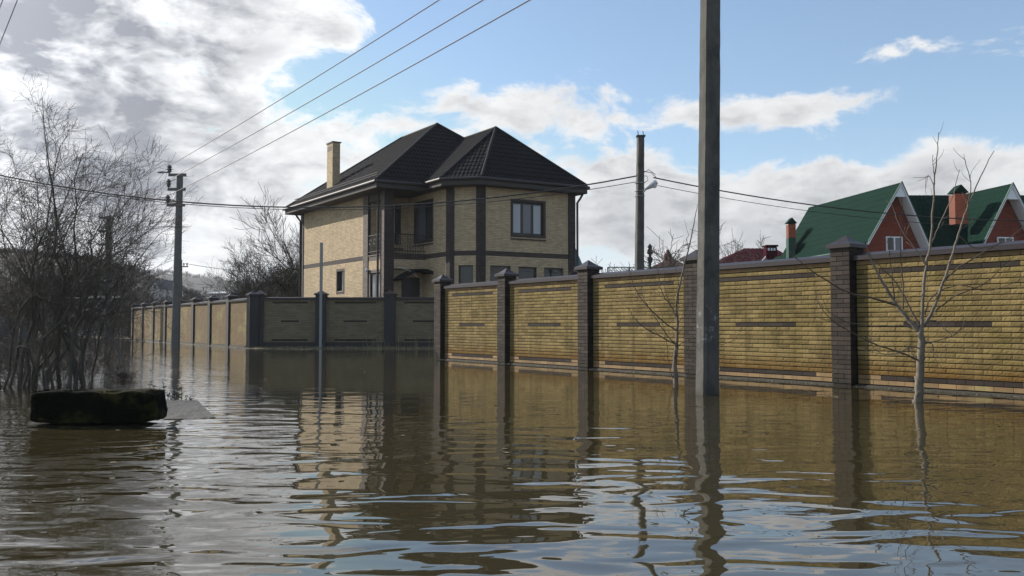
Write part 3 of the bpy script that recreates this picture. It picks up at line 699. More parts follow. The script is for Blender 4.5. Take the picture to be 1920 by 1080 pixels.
# ------------------------------------------------------------------ green-roofed house
gh=thing('house','red brick house with steep dark green roofs and two white-edged gables behind the wall','house',(22,50,0))
RD=Vector((-.153,.988,0))   # its ridges run away from the viewer
GX=Vector((.988,.153,0))
def gable(apex_px,apex_py,Z,hl,zl,hr,zr,depth,winpx,wl=None):
    ap=at(apex_px,apex_py,Z); az_=ap.z; L=ap-GX*hl; L.z=zl; Rr=ap+GX*hr; Rr.z=zr
    back=RD*depth
    r_=tiled([L,L+back,ap+back,ap],M['green'],gh,gh,L=.4,wv=.24,amp=.008,step=.012); tiled([Rr,Rr+back,ap+back,ap],M['green'],gh,gh,L=.4,wv=.24,amp=.008,step=.012)
    # white bargeboards and the boarded apex
    for e_ in (L,Rr):
        m=MB(); d_=(e_-ap); dn=d_.normalized(); t=Vector((0,0,-.17)); s_=-RD*.05
        m.hexa([ap+t+s_,e_+t+s_,e_+t,ap+t,ap+s_,e_+s_,e_,ap]); m.build('bargeboard',M['white'],gh,gh)
        m=MB(); m.hexa([ap+s_*2,e_+s_*2,e_,ap,ap+s_*2+Vector((0,0,.06)),e_+s_*2+Vector((0,0,.06)),e_+Vector((0,0,.06)),ap+Vector((0,0,.06))]); m.build('verge_trim',M['greend'],gh,gh)
    k=.24; m=MB(); a=ap+RD*.02+Vector((0,0,-.02)); bL=ap+(L-ap)*k+RD*.02; bR=ap+(Rr-ap)*k+RD*.02; bR.z=bL.z
    m.face([bL,bR,a]); m.face([bL+RD*.05,a+RD*.05,bR+RD*.05]); m.face([bL,a,a+RD*.05,bL+RD*.05]); m.face([bR,bL,bL+RD*.05,bR+RD*.05]); m.face([a,bR,bR+RD*.05,a+RD*.05]); m.build('apex_board',M['white'],gh,gh)
    # soffit under the verge
    for e_ in (L,Rr):
        m=MB(); dz=Vector((0,0,-.16)); m.face([ap+dz,e_+dz,e_+dz+RD*.75,ap+dz+RD*.75]); m.build('verge_soffit',M['white'],gh,gh)
    # wall
    wf=Fr((ap+RD*.7)[:2],GX); w0=MB(); xl=-hl*.93; xr=hr*.93
    zlo=1.
    def ztop_at(a): return az_-.1-(az_-zl)*(-a)/hl-.1 if a<0 else az_-.1-(az_-zr)*a/hr-.1
    xs=[xl+(xr-xl)*i/24 for i in range(25)]
    w0.face([wf.p(xl,0,zlo),wf.p(xr,0,zlo),wf.p(xr,0,ztop_at(xr)),wf.p(0,0,az_-.2),wf.p(xl,0,ztop_at(xl))]); wo=w0.build('wall',M['redm'],gh,gh)
    mb=MB(); rr=0; z=4.2
    a0,z0=wf.hit(winpx[0],winpx[3]); a1,z1=wf.hit(winpx[1],winpx[2])
    while z<az_-.4:
        off=.13 if rr%2 else 0; a=xl-off
        while a<xr:
            x0=max(a,xl)+.005; x1=min(a+.26,xr)-.005; mid=(x0+x1)/2
            if x1-x0>.05 and z+.07<ztop_at(x0) and z+.07<ztop_at(x1) and not (a0-.02<mid<a1+.02 and z0-.03<z+.03<z1+.03):
                mb.fbox(wf,x0,x1,-.012,0,z+.006,z+.069,skip=(4,))
            a+=.26
        z+=.075; rr+=1
    stuff(mb.build('red_bricks',M['red'],wo,gh))
    window(wf,a0,a1,z0,z1,2,fm='whitef',gl=('glass','greypane'),surround=False,sill=False,parent=gh,dep=-.06,rt=gh)
    return ap,L,Rr,r_
ap1,L1g,R1g,gr=gable(1690,342,46,1.95,5.35,1.62,5.0,10,(1661,1691,444,471))
ap2,L2g,R2g,_=gable(1898,344,46.2,1.95,5.0,1.9,5.0,3.6,(1869,1899,445,460))
# lower flare of the long left slope, with its eave
lo0=L1g-GX*.55+Vector((0,0,-.42))-RD*.0; 
tiled([lo0,lo0+RD*10.6,L1g+RD*10.6-GX*.05+Vector((0,0,.02)),L1g-GX*.05+Vector((0,0,.02))],M['green'],gh,gh,L=.4,wv=.24,amp=.008,step=.012)
lo2=lo0-GX*1.0+Vector((0,0,-.62)); 
tiled([lo2,lo2+RD*11,lo0+RD*11+Vector((0,0,-.02)),lo0+Vector((0,0,-.02))],M['green'],gh,gh,L=.4,wv=.24,amp=.008,step=.012)
for q in (lo0,lo2):
    m=MB(); m.tube([q+Vector((0,0,-.02)),q+RD*10.8+Vector((0,0,-.02))],.06,6); m.build('gutter',M['greend'],gh,gh)
# far end: white verge of the low roof
fe=lo2+RD*11; m=MB(); e_=fe-GX*.55+Vector((0,0,-.7)); ee=lo0+RD*11+Vector((0,0,.35))
m.hexa([e_,ee,ee+RD*.06,e_+RD*.06,e_+Vector((0,0,.16)),ee+Vector((0,0,.16)),ee+RD*.06+Vector((0,0,.16)),e_+RD*.06+Vector((0,0,.16))]); m.build('bargeboard',M['white'],gh,gh)
# cross roof between the gables
y0=49.6; ra=at(1700,366,y0); rb2=at(1900,366,y0); ea=Vector((ra.x-1.2,y0-3.2,4.3)); eb=Vector((rb2.x+1,y0-3.2,4.3))
tiled([ea,eb,Vector((rb2.x+1,y0,ra.z)),Vector((ra.x-1.2,y0,ra.z))],M['green'],gh,gh,L=.4,wv=.24,amp=.008,step=.012)
m=MB(); m.box(ra.x-1,rb2.x+1,y0-.05,y0+5,1,ra.z-3.2); m.build('wall',M['redm'],gh,gh)
def gchim(x0,x1,yb,yt,ycap,Z,cov):
    a=at(x0,yt,Z); b=at(x1,yt,Z); zb_=at(x0,yb,Z).z; w_=b.x-a.x; fr=Fr(a[:2],(1,.0)); zt=a.z
    m=MB(); m.fbox(fr,0,w_*.72,0,w_*.7,zb_,zt); c=m.build('chimney',M['redm'],gr,gh)
    rot=Fr(a[:2],(.86,-.5))
    for f_,L_ in ((fr,w_*.72),(Fr(fr.p(w_*.72,0,0)[:2],fr.v[:2]),w_*.7)):
        mbs={}; course(f_,mbs,0,L_,zb_,zt,.075,.21,lambda *_:'x',gap=.010,proud=.012); mbs['x'].build('chimney_bricks',M['orange'],c,gh)
    m=MB(); zc=at(x0,ycap,Z).z; e=.08; w2=w_*.72
    A=[fr.p(-e,-e,zt+.08),fr.p(w2+e,-e,zt+.08),fr.p(w2+e,w_*.7+e,zt+.08),fr.p(-e,w_*.7+e,zt+.08)]; t0=fr.p(w2*.5,-e,zc); t1=fr.p(w2*.5,w_*.7+e,zc)
    m.face([A[0],A[1],t0]); m.face([A[1],A[2],t1,t0]); m.face([A[2],A[3],t1]); m.face([A[3],A[0],t0,t1]); m.face(A[::-1])
    for i in range(4): m.fbox(fr,w2*(.05+.26*i),w2*(.05+.26*i)+.05,-.0,.05,zt,zt+.08)
    m.build('chimney_cap',M['green'],c,gh)
gchim(1790,1822,420,364,346,47.2,0); gchim(1478,1497,470,421,408,54,0)
m=MB(); a=at(1478,486,53.5); m.box(a.x,a.x+.42,53.4,53.9,at(1478,488,53.5).z,at(1478,446,53.5).z); m.build('chimney_flashing',M['greend'],gr,gh)
# ------------------------------------------------------------------ other roofs behind the wall
def hip_house(name,label,pts,Z,dep,mroof,mw,wall_z=1.,cat='house'):
    """pts: pixel outline (left eave, left ridge, right ridge, right eave) at distance Z"""
    l,a,b,r=[at(x,y,Z) for x,y in pts]; ctr=(l+r)/2
    t=thing(name,label,cat,(ctr.x,Z+dep/2,0)); 
    a=Vector((a.x,Z+dep/2,CH+(a.z-CH)*(Z+dep/2)/Z)); b=Vector((b.x,Z+dep/2,a.z)); a.x*=(Z+dep/2)/Z; b.x*=(Z+dep/2)/Z
    ez=min(l.z,r.z); l.z=r.z=ez; l2=l+Vector((0,dep,0)); r2=r+Vector((0,dep,0))
    rr=tiled([l,r,b,a],mroof,t,t,L=.4,wv=.3,amp=.012); tiled([r,r2,b],mroof,t,t,L=.4,wv=.3,amp=.012); tiled([l,l2,a],mroof,t,t,L=.4,wv=.3,amp=.012); tiled([l2,r2,b,a],mroof,t,t,L=.4,wv=.3,amp=.012)
    m=MB(); m.box(l.x+.4,r.x-.4,Z+.4,Z+dep-.4,0,ez); m.build('wall',mw,t,t)
    return t,rr,a,b
t,rr,a,b=hip_house('house','low house with a plum red metal hip roof, left of the green roofed house',[(1325,505),(1396,466),(1452,466),(1530,505)],62,9,M['maroon'],M['redm'])
q=at(1441,478,61); m=MB(); m.box(q.x,q.x+.75,61.5,62.3,q.z-.8,at(1441,462,61).z); c=m.build('vent_stack',M['maroon'],rr,t)
m=MB(); m.box(q.x-.05,q.x+.82,61.4,62.4,at(1441,461,61).z,at(1441,458,61).z); m.build('vent_cap',M['maroon'],c,t)
m=MB(); 
for i in range(3): m.box(q.x+.1+i*.2,q.x+.22+i*.2,61.45,61.52,at(1441,469,61).z,at(1441,464,61).z)
m.build('vent_slot',M['white'],c,t)
t,rr,a,b=hip_house('house','small house with brown red pyramid roof behind the bare fruit tree',[(1200,512),(1258,484),(1262,484),(1310,512)],58,6,M['redroof'],M['redm'])
q=at(1249,486,60); m=MB(); m.box(q.x,q.x+.5,60.5,61,q.z-1,q.z+.25); m.lathe((q.x+.25,60.75,q.z+.25),[(0,.3),(.12,.3),(.3,.12),(.45,.1)],10); m.build('chimney',M['redroof'],rr,t)
t=thing('house','teal grey gabled house end showing between the tan house and its wall','house',(at(1082,500,62).x,64,0))
a=at(1076,458,62); e1=at(1094,500,62); e0=at(1050,500,62); m=MB()
m.face([e0,e1,Vector((e1.x,62,0)),Vector((e0.x,62,0))]); m.face([e0+Vector((0,8,0)),e1+Vector((0,8,0)),Vector((e1.x,70,0)),Vector((e0.x,70,0))]); m.face([e1,e1+Vector((0,8,0)),Vector((e1.x,70,0)),Vector((e1.x,62,0))]); m.build('wall',M['navy'],t,t)
m=MB(); m.face([e0,e1,a]); m.face([e1,e1+Vector((0,8,0)),a+Vector((0,8,0)),a]); m.face([e0,a,a+Vector((0,8,0)),e0+Vector((0,8,0))]); m.build('roof',M['teal'],t,t)
# green mesh screen fence above the wall
a=at(1140,509,34); b=at(1300,509,34); t=thing('mesh_fence','low green mesh fence just showing over the wall coping','fence',(a.x,34,0))
m=MB(); z1=at(1140,501,34).z
n=int((b.x-a.x)/.12)
for i in range(n): m.tube([(a.x+i*.12,34,z1-.9),(a.x+i*.12+.9,34,z1)],.012,3); m.tube([(a.x+i*.12+.9,34.02,z1-.9),(a.x+i*.12,34.02,z1)],.012,3)
stuff(m.build('mesh',M['greend'],t,t)); 
m=MB()
for i in range(5): x=a.x+i*(b.x-a.x)/4; m.tube([(x,34.05,0),(x,34.05,z1)],.03,6)
m.tube([(a.x,34.04,z1),(b.x,34.04,z1)],.02,6); m.build('fence_frame',M['greend'],t,t)
# dark finial post
q=at(1219,500,40); t=thing('garden_lamp_post','dark turned finial post standing behind the wall left of the brown roof','post',(q.x,40,0))
m=MB(); zt=at(1219,463,40).z; m.tube([(q.x,40,0),(q.x,40,zt-.5)],.05,8); m.build('post',M['fardark'],t,t)
m=MB(); m.lathe((q.x,40,zt-.75),[(0,.04),(.05,.1),(.25,.13),(.3,.06),(.4,.06),(.45,.14),(.6,.12),(.68,.07),(.75,.11),(.85,.05),(.9,.01)],8); m.build('finial',M['fardark'],t,t)
# ------------------------------------------------------------------ poles
def pole(name,label,base,top,wb,wt,rot,m,depth_ratio=1.,cat='utility pole',group=None):
    t=thing(name,label,cat,(base.x,base.y,0),group); b=MB(); fr0=Fr(base[:2],(math.cos(rot),math.sin(rot))); fr1=Fr(top[:2],(math.cos(rot),math.sin(rot)))
    hb=wb/2; ht=wt/2; ch_=.12
    def ring(fr,h,z):
        k=h*ch_*2; d=h*depth_ratio
        return [fr.p(-h+k,-d,z),fr.p(h-k,-d,z),fr.p(h,-d+k,z),fr.p(h,d-k,z),fr.p(h-k,d,z),fr.p(-h+k,d,z),fr.p(-h,d-k,z),fr.p(-h,-d+k,z)]
    n=70; i0=0; from_=__import__('mathutils').noise
    for i in range(n+1):
        s=i/n; fr=Fr((base*(1-s)+top*s)[:2],(math.cos(rot),math.sin(rot))); b.v+=[tuple(p+from_.noise_vector(p*6)*.006*wb/.28) for p in ring(fr,hb*(1-s)+ht*s,base.z*(1-s)+top.z*s)]
    for i in range(n):
        for j in range(8): b.f.append((i*8+j,i*8+(j+1)%8,(i+1)*8+(j+1)%8,(i+1)*8+j))
    b.f.append(tuple(n*8+j for j in range(8))); b.build('shaft',m,t,t); return t
h_=NT(M['concrete'].node_tree); bs_=M['concrete'].node_tree.nodes['Principled BSDF']; lk=bs_.inputs['Base Color'].links[0].from_socket
ps_=h_.n('ShaderNodeNewGeometry').outputs['Position']; zz_=h_.sep(ps_)[2]
f_=h_.m('MULTIPLY',h_.m('MULTIPLY',h_.mr(zz_,.70,.85),h_.mr(zz_,1.35,1.15)),h_.mr(h_.noise(ps_,7,6,.7),.52,.66)); h_.put(bs_.inputs['Base Color'],h_.mix(h_.m('MULTIPLY',f_,.7),lk,(.30,.31,.33)))
# nearest pole: two faces visible
b0=at(1325,742,12.7); b0.z=-.6; t0=at(1331.5,0,12.7); k=(8.9-t0.z)/(t0.z); tp=t0+(t0-Vector((b0.x,b0.y,0)))*k; tp.z=8.9
bp=pole('utility_pole','thick weathered concrete pole standing in the water, nearest the camera','x' and b0,tp,.285,.225,R(24),M['concrete'],.85)
big_top=tp
def catenary(p,q,sag,n=24): return [p.lerp(q,i/n)+Vector((0,0,-4*sag*(i/n)*(1-i/n))) for i in range(n+1)]
def wire(name,label,p,q,sag,r,m,cat='cable',group=None):
    w_=MB(); w_.tube(catenary(p,q,sag),r,5); o=w_.build(name,m); return tag(o,label,cat,group)
# left pole with three brackets
bl=at(328.5,650,41.); bl.z=-.5; tl=at(337.5,327,41.)
lp=pole('utility_pole','concrete pole with three stubby insulator brackets by the far wall','y' and bl,tl,.36,.25,R(10),M['concrete2'],1.)
tips=[]
for i,(y,xi) in enumerate(((329,318),(356,316.5),(385.5,315))):
    c=at(337-i*1.2,y,41.); e=at(xi,y,41.); m=MB(); fr=Fr(c[:2],(1,0))
    m.fbox(fr,e.x-c.x,.35,-.16,-.08,c.z-.06,c.z+.07); br=m.build('bracket',M['concrete2'],lp,lp)
    m=MB(); m.tube([(e.x+.04,40.88,c.z),(e.x+.04,40.88,c.z+.15)],.03,6); m.lathe((e.x+.04,40.88,c.z+.12),[(0,.05),(.04,.11),(.09,.06),(.14,.13),(.2,.07),(.26,.12),(.32,.06),(.36,.07)],10); m.build('insulator',M['ceramic'],br,lp)
    tips.append(Vector((e.x+.04,40.88,c.z+.45)))
a=at(318,323.5,40.9); b=at(303,323,40.9); m=MB(); m.tube([a,b],.035,6); m.lathe(b,[(-.2,.025),(-.08,.06),(.1,.06),(.16,.02)],8,(1,0,0)); m.build('lamp_arm',M['steel'],lp,lp)
nxt=[(812,0),(895,0),(984,0)]
for i,tp_ in enumerate(tips):
    # each conductor runs on over the frame to the near pole
    z=8.75-.45*i; q=Vector((big_top.x-.25,12.6,z))
    # keep the sight line: choose the height so that the span crosses the top of the frame where seen
    r=ray(*nxt[i]); s_=(tp_.x*r.y-tp_.y*r.x); dx,dy=q.x-tp_.x,q.y-tp_.y
    tt=(r.x*tp_.y-r.y*tp_.x)/(r.y*dx-r.x*dy); Y=tp_.y+dy*tt; zc=CH+r.z/r.y*Y; zend=tp_.z+(zc-tp_.z)/tt
    q.z=zend; names=['uppermost','middle','lowest']
    wire('overhead_wire',names[i]+' of the three thin wires rising right from the bracket pole',tp_,q,.12,.014,M['alu'],'wire','bare wires rising from the bracket pole')
    far=tp_+Vector((-14,30,-.3+0*i)); wire('overhead_wire',names[i]+' of the three faint wires leaving the bracket pole for the far left pole',tp_,at(203,408+i*13,55.)+Vector((-.1,0,0)),.5,.010,M['alu'],'wire','bare wires behind the bracket pole')
for i in range(3):
    m=MB(); z=7.9-.45*i; m.box(big_top.x-.32,big_top.x+.1,12.45,12.53,z,z+.1); m.build('bracket',M['concrete'],bp,bp)
# far left pole, far small pole
b3=at(203,640,55.); b3.z=-.3; t3=at(204,405,55.)
p3=pole('utility_pole','dim grey pole half hidden behind the big bare willow','z' and b3,t3,.42,.26,0,M['concrete2'])
for i in range(3):
    m=MB(); z=t3.z-.1-.85*i; m.box(t3.x-.55,t3.x+.2,54.8,54.87,z-.08,z+.04); m.build('bracket',M['concrete2'],p3,p3)
b4=at(338.5,600,110); b4.z=0; t4=at(339,487,110); p4=pole('utility_pole','small distant wooden pole just right of the bracket pole','w' and b4,t4,.34,.3,0,M['twig'])
m=MB(); z=at(339,500,110).z; m.box(t4.x-.3,t4.x+1.0,109.8,109.9,z-.08,z+.06); m.build('crossarm',M['twig'],p4,p4)
m=MB(); 
for x in (.45,.85): m.lathe((t4.x+x,109.85,z+.06),[(0,.05),(.3,.12),(.4,.05)],6)
m.build('insulator',M['ceramic'],p4,p4)
wire('overhead_wire','faint far wire running right from the small distant pole',Vector((t4.x+.6,109.85,z+.4)),Vector((-20,112,z-.3)),.8,.03,M['wire'],'wire')
# lamp pole behind the near wall
b2=at(1197,610,29.); b2.z=0; t2=at(1201,256,29.)
lp2=pole('street_lamp_pole','slim concrete pole with a grey street lamp behind the brick wall','v' and b2,t2,.30,.205,R(12),M['concrete'],1.,'lamp pole')
m=MB(); m.box(t2.x-.14,t2.x+.15,28.87,29.13,t2.z-.01,t2.z+.03)
for x in (-.08,.09): m.tube([(t2.x+x+.03,29,t2.z),(t2.x+x,29,t2.z+.1),(t2.x+x-.01,29,t2.z+.19)],.014,5)
m.build('top_bracket',M['iron'],lp2,lp2)
a=at(1205,362,28.85); b=at(1214,352,28.6); m=MB(); m.tube([a,b],.022,6); arm=m.build('lamp_arm',M['steel'],lp2,lp2)
m=MB(); hc=b; ax=Vector((1,-.25,.62)).normalized(); m.lathe(hc-ax*.1,[(0,.035),(.08,.06),(.2,.09),(.38,.105),(.46,.07)],12,ax); m.build('lamp_head',M['lamp'],arm,lp2)
m=MB(); m.lathe(hc+ax*.26+Vector((0,0,-.05)),[(0,.09),(.06,.08),(.1,.04)],12,(0.2,0,-1)); m.build('lamp_bowl',M['lampglass'],arm,lp2)
m=MB()
for z_ in (343,358,368): q=at(1199.5,z_,29.); m.fbox(Fr((q.x,29),(math.cos(R(12)),math.sin(R(12)))),-.135,.135,-.135,.135,q.z-.012,q.z+.012)
m.build('strap',M['steel'],lp2,lp2)
jl=at(1193,328,28.8); jr=at(1207,324,28.8)
m=MB()
m.tube([jl,at(1198,322,28.75),at(1206,321,28.7),at(1222,324,28.75),at(1232,335,28.8)],.012,5)
m.tube([jl,at(1200,330,28.7),at(1213,330,28.7),at(1215,338,28.7),at(1205,345,28.7)],.010,5)
m.tube([jr,at(1216,318,28.75),at(1229,327,28.8)],.010,5)
m.build('jumper_cable',M['wire'],lp2,lp2)
# cables: pole to off-frame pole at left (they hang in front of the house)
def fit(p,q,px,py):
    """sag for which the hanging line is seen at pixel (px,py)"""
    r=ray(px,py); dx,dy=q.x-p.x,q.y-p.y; tt=(r.x*p.y-r.y*p.x)/(r.y*dx-r.x*dy); Y=p.y+dy*tt; zc=CH+r.z/r.y*Y
    return ((p.z+(q.z-p.z)*tt)-zc)/(4*tt*(1-tt))
for i,(pa,qa,mid,r) in enumerate((((1193,330),(-260,262),(600,389),.024),((1193,341),(-260,270),(600,393.5),.012))):
    p=at(*pa,28.9); q=at(*qa,31.); wire('power_cable',('thick black cable sagging across the front of the tan house','thin dark cable hanging just under the thick one across the tan house')[i],p,q,fit(p,q,*mid),r,M['wire'],'cable')
for i,(pa,qa,mid,r) in enumerate((((1225,333),(2150,408),(1640,398),.022),((1233,348),(2150,424),(1640,410),.010))):
    p=at(*pa,28.9); q=at(*qa,33.); wire('power_cable',('thick black cable running right from the lamp pole past the green roofs','thin dark cable below the thick one, running right from the lamp pole')[i],p,q,fit(p,q,*mid),r,M['wire'],'cable')
# wires at the far top left corner
for i,(x0,y0_,x1,y1_) in enumerate(((-6,95,40,-20),(-12,45,12,-20))):
    p=at(x0-60,y0_+150,22); q=at(x1+25,y1_-62,13); wire('overhead_wire',('thin wire crossing the extreme top left corner','second thin wire clipping the top left corner, further left')[i],p,q,.02,.008,M['alu'],'wire')
# grey steel post in front of the shaded wall
b5=at(601,655,38.3); t5=at(601,456,38.3)
t=thing('steel_post','slim grey square steel post in front of the shaded brick wall','post',(b5.x,38.3,0))
m=MB(); m.box(b5.x-.055,b5.x+.055,38.25,38.35,-.4,t5.z); m.build('post',M['steel'],t,t)
m=MB(); m.box(b5.x-.06,b5.x+.06,38.24,38.36,t5.z,t5.z+.02); m.build('post_cap',M['steel'],t,t)
# ------------------------------------------------------------------ mossy block and slab
blk=thing('concrete_block','squat block covered in dark wet moss lying in the water at lower left','block',at(182,805,8.6)*1)
blk.location.z=0
def lump(x0,x1,y0,y1,z0,z1,nx,ny,nz,amp,seed):
    bm=bmesh.new(); r=bmesh.ops.create_cube(bm,size=1.); bmesh.ops.subdivide_edges(bm,edges=bm.edges[:],cuts=18,use_grid_fill=True)
    from mathutils import noise as ns
    for v in bm.verts:
        c=Vector(v.co); p=Vector((x0+(c.x+.5)*(x1-x0),y0+(c.y+.5)*(y1-y0),z0+(c.z+.5)*(z1-z0)))
        # round the arrises
        q=Vector((c.x*2,c.y*2,c.z*2)); k=max(abs(q.x),abs(q.y),abs(q.z)); l=(abs(q.x)**14+abs(q.y)**14+abs(q.z)**14)**(1/14); sc=k/l
        ctr=Vector(((x0+x1)/2,(y0+y1)/2,(z0+z1)/2)); p=ctr+(p-ctr)*sc
        n_=ns.noise_vector(p*3.1+Vector((seed,0,0)))*amp+ns.noise_vector(p*9+Vector((seed,4,0)))*amp*.5+ns.noise_vector(p*24)*amp*.3
        v.co=p+n_
    return bm
def bm_obj(bm,name,m,parent,root,smooth=True):
    bmesh.ops.translate(bm,verts=bm.verts,vec=-Vector(root.location)); me=bpy.data.meshes.new(name); bm.to_mesh(me); bm.free(); me.materials.append(m)
    if smooth:
        for p in me.polygons: p.use_smooth=True
    o=bpy.data.objects.new(name,me); COL.objects.link(o); o.parent=parent; return o
xl=at(50,780,8.7).x; xr=at(313,780,9.08).x; ztb=at(180,731,8.85).z
bb=bm_obj(lump(xl,xr,8.72,9.10,.035,ztb-.01,0,0,0,.024,1),'block',M['moss'],blk,blk)
bb2=bm_obj(lump(xl-.01,xr-.06,8.66,9.1,-.12,.012,0,0,0,.012,5),'footing',M['moss'],blk,blk)
tf=MB(); rnd=random.Random(5)
for i in range(5200):
    x=rnd.uniform(xl+.01,xr-.01); side=rnd.random()
    if side<.5: y=rnd.uniform(8.74,9.06); z=ztb-.03; dr=Vector((rnd.uniform(-.4,.4),rnd.uniform(-.5,.3),1))
    elif side<.95: y=8.73; z=rnd.uniform(.06,ztb-.03); dr=Vector((rnd.uniform(-.6,.6),-1,rnd.uniform(-.9,.3)))
    else: y=rnd.uniform(8.75,9.06); x=xr-.02; z=rnd.uniform(.06,ztb); dr=Vector((1,rnd.uniform(-.5,.5),rnd.uniform(-.4,.5)))
    l=rnd.uniform(.012,.035); dr.normalize(); p=Vector((x,y,z)); s=dr.orthogonal().normalized()*.004
    tf.face([p-s,p+s,p+dr*l])
stuff(tf.build('moss',M['mosst'],blk,blk))
sb=thing('concrete_slab','pale wet concrete slab awash beside the mossy block','slab',at(360,765,9.6)); sb.location.z=0
A=at(305,784,9.3); 
def wz(px,py,z=0.):
    r=ray(px,py); t_=(z-CH)/r.z; return Vector((r.x*t_,r.y*t_,z))
sp=[wz(306,786,.004),wz(404,783,.0),wz(370,751,.05),wz(306,749,.085)]
low=[p+Vector((0,0,-.3)) for p in sp]
bm=bmesh.new(); 
from mathutils import noise as ns
gv=[]; NX=26; NY=16
for j in range(NY+1):
    r_=[]
    for i in range(NX+1):
        u_=i/NX; v_=j/NY; p=(sp[0]*(1-u_)+sp[1]*u_)*(1-v_)+(sp[3]*(1-u_)+sp[2]*u_)*v_; p=p+Vector((0,0,ns.noise(p*7)*.009+ns.noise(p*25)*.004)); r_.append(bm.verts.new(p))
    gv.append(r_)
for j in range(NY):
    for i in range(NX): bm.faces.new((gv[j][i],gv[j][i+1],gv[j+1][i+1],gv[j+1][i]))
ed=[gv[0][i] for i in range(NX+1)]+[gv[j][NX] for j in range(1,NY+1)]+[gv[NY][i] for i in range(NX-1,-1,-1)]+[gv[j][0] for j in range(NY-1,0,-1)]
lw=[bm.verts.new(v.co+Vector((0,0,-.3))) for v in ed]
for i in range(len(ed)): j=(i+1)%len(ed); bm.faces.new((ed[i],lw[i],lw[j],ed[j]))
bm_obj(bm,'slab',M['wet'],sb,sb,False)
# weeds by the block
wd=MB(); rnd=random.Random(9)
for (px,py,h) in [(282,735,.24),(293,733,.2),(309,735,.28),(322,748,.2),(331,748,.24),(340,746,.26),(337,748,.15),(350,746,.1),(357,748,.12),(300,735,.12),(316,742,.14)]:
    p=wz(px,py+12); q=[p]; d_=Vector((rnd.uniform(-.2,.2),0,1))
    for i in range(4): q.append(q[-1]+d_*h/4); d_=(d_+Vector((rnd.uniform(-.3,.3),rnd.uniform(-.2,.2),0))).normalized()
    wd.tube(q,[.006,.005,.004,.003,.002],4)
    for i in range(7): b_=q[1+i%4]; wd.face([b_,b_+Vector((rnd.uniform(-.05,.05),.01,rnd.uniform(.0,.05))),b_+Vector((rnd.uniform(-.03,.03),-.01,rnd.uniform(-.02,.03)))])
tag(stuff(wd.build('weeds',M['weed'])),'thin dead weed stalks sticking out of the water behind the slab','weeds')
# ------------------------------------------------------------------ bare trees
def grow(mb,p,d,l,r,lev,rnd,up=.12,spread=.55,wind=Vector((0,0,0)),kids=(4,6),seg=4,minr=.003,sides=4,shrink=.62,wob=.22,mbt=None):
    pts=[p]; rs=[r]; dd=d.normalized()
    for i in range(seg):
        dd=(dd+Vector((rnd.gauss(0,wob),rnd.gauss(0,wob),rnd.gauss(0,wob*.7)))+Vector((0,0,up))+wind).normalized()
        pts.append(pts[-1]+dd*l/seg); rs.append(max(minr,r*(1-.75*(i+1)/seg)))
    (mb if (mbt is None or lev>=2) else mbt).tube(pts,rs,sides if lev>1 else 3,cap=False)
    if lev<=0: return
    n=rnd.randint(*kids)
    for k in range(n):
        t=rnd.uniform(.18,1.); i=min(int(t*seg),seg-1); f=t*seg-i; q=pts[i].lerp(pts[i+1],f); ax=(pts[i+1]-pts[i]).normalized()
        o_=ax.orthogonal(); o_.rotate(__import__('mathutils').Quaternion(ax,rnd.uniform(0,2*PI))); nd=(ax*(1-spread*.5)+o_*spread*rnd.uniform(.5,1.3)).normalized()
        grow(mb,q,nd,l*shrink*rnd.uniform(.6,1.15)*(1.15-.35*t),max(minr,rs[i]*.6),lev-1,rnd,up,spread,wind,kids,max(3,seg-1),minr,sides,shrink,wob,mbt)
def bare_tree(name,label,px,ybase,ytop,Z,seed,m='fartree',lean=0.,spread=.55,lev=4,kids=(4,6),r=.14,stems=1,up=.12,wind=(0,0,0),minr=.008,group=None,fan=.25,cat='tree'):
    rnd=random.Random(seed); b=at(px,ybase,Z); b.z=0.; H=at(px,ytop,Z).z
    t=thing(name,label,cat,b,group); tr=MB(); tw=MB()
    for s in range(stems):
        d_=Vector((lean+rnd.gauss(0,fan if stems>1 else .05),rnd.gauss(0,fan if stems>1 else .05),1)); grow(tr,b+Vector((rnd.uniform(-.3,.3) if stems>1 else 0,rnd.uniform(-.3,.3) if stems>1 else 0,0)),d_,H*rnd.uniform(.62,.8)/max(.5,d_.normalized().z),r*rnd.uniform(.7,1),lev,rnd,up,spread,Vector(wind),kids,5,minr,5,.6,.12,tw)
    tr.build('trunk',M[m],t,t); tw.build('crown',M[m],t,t); return t
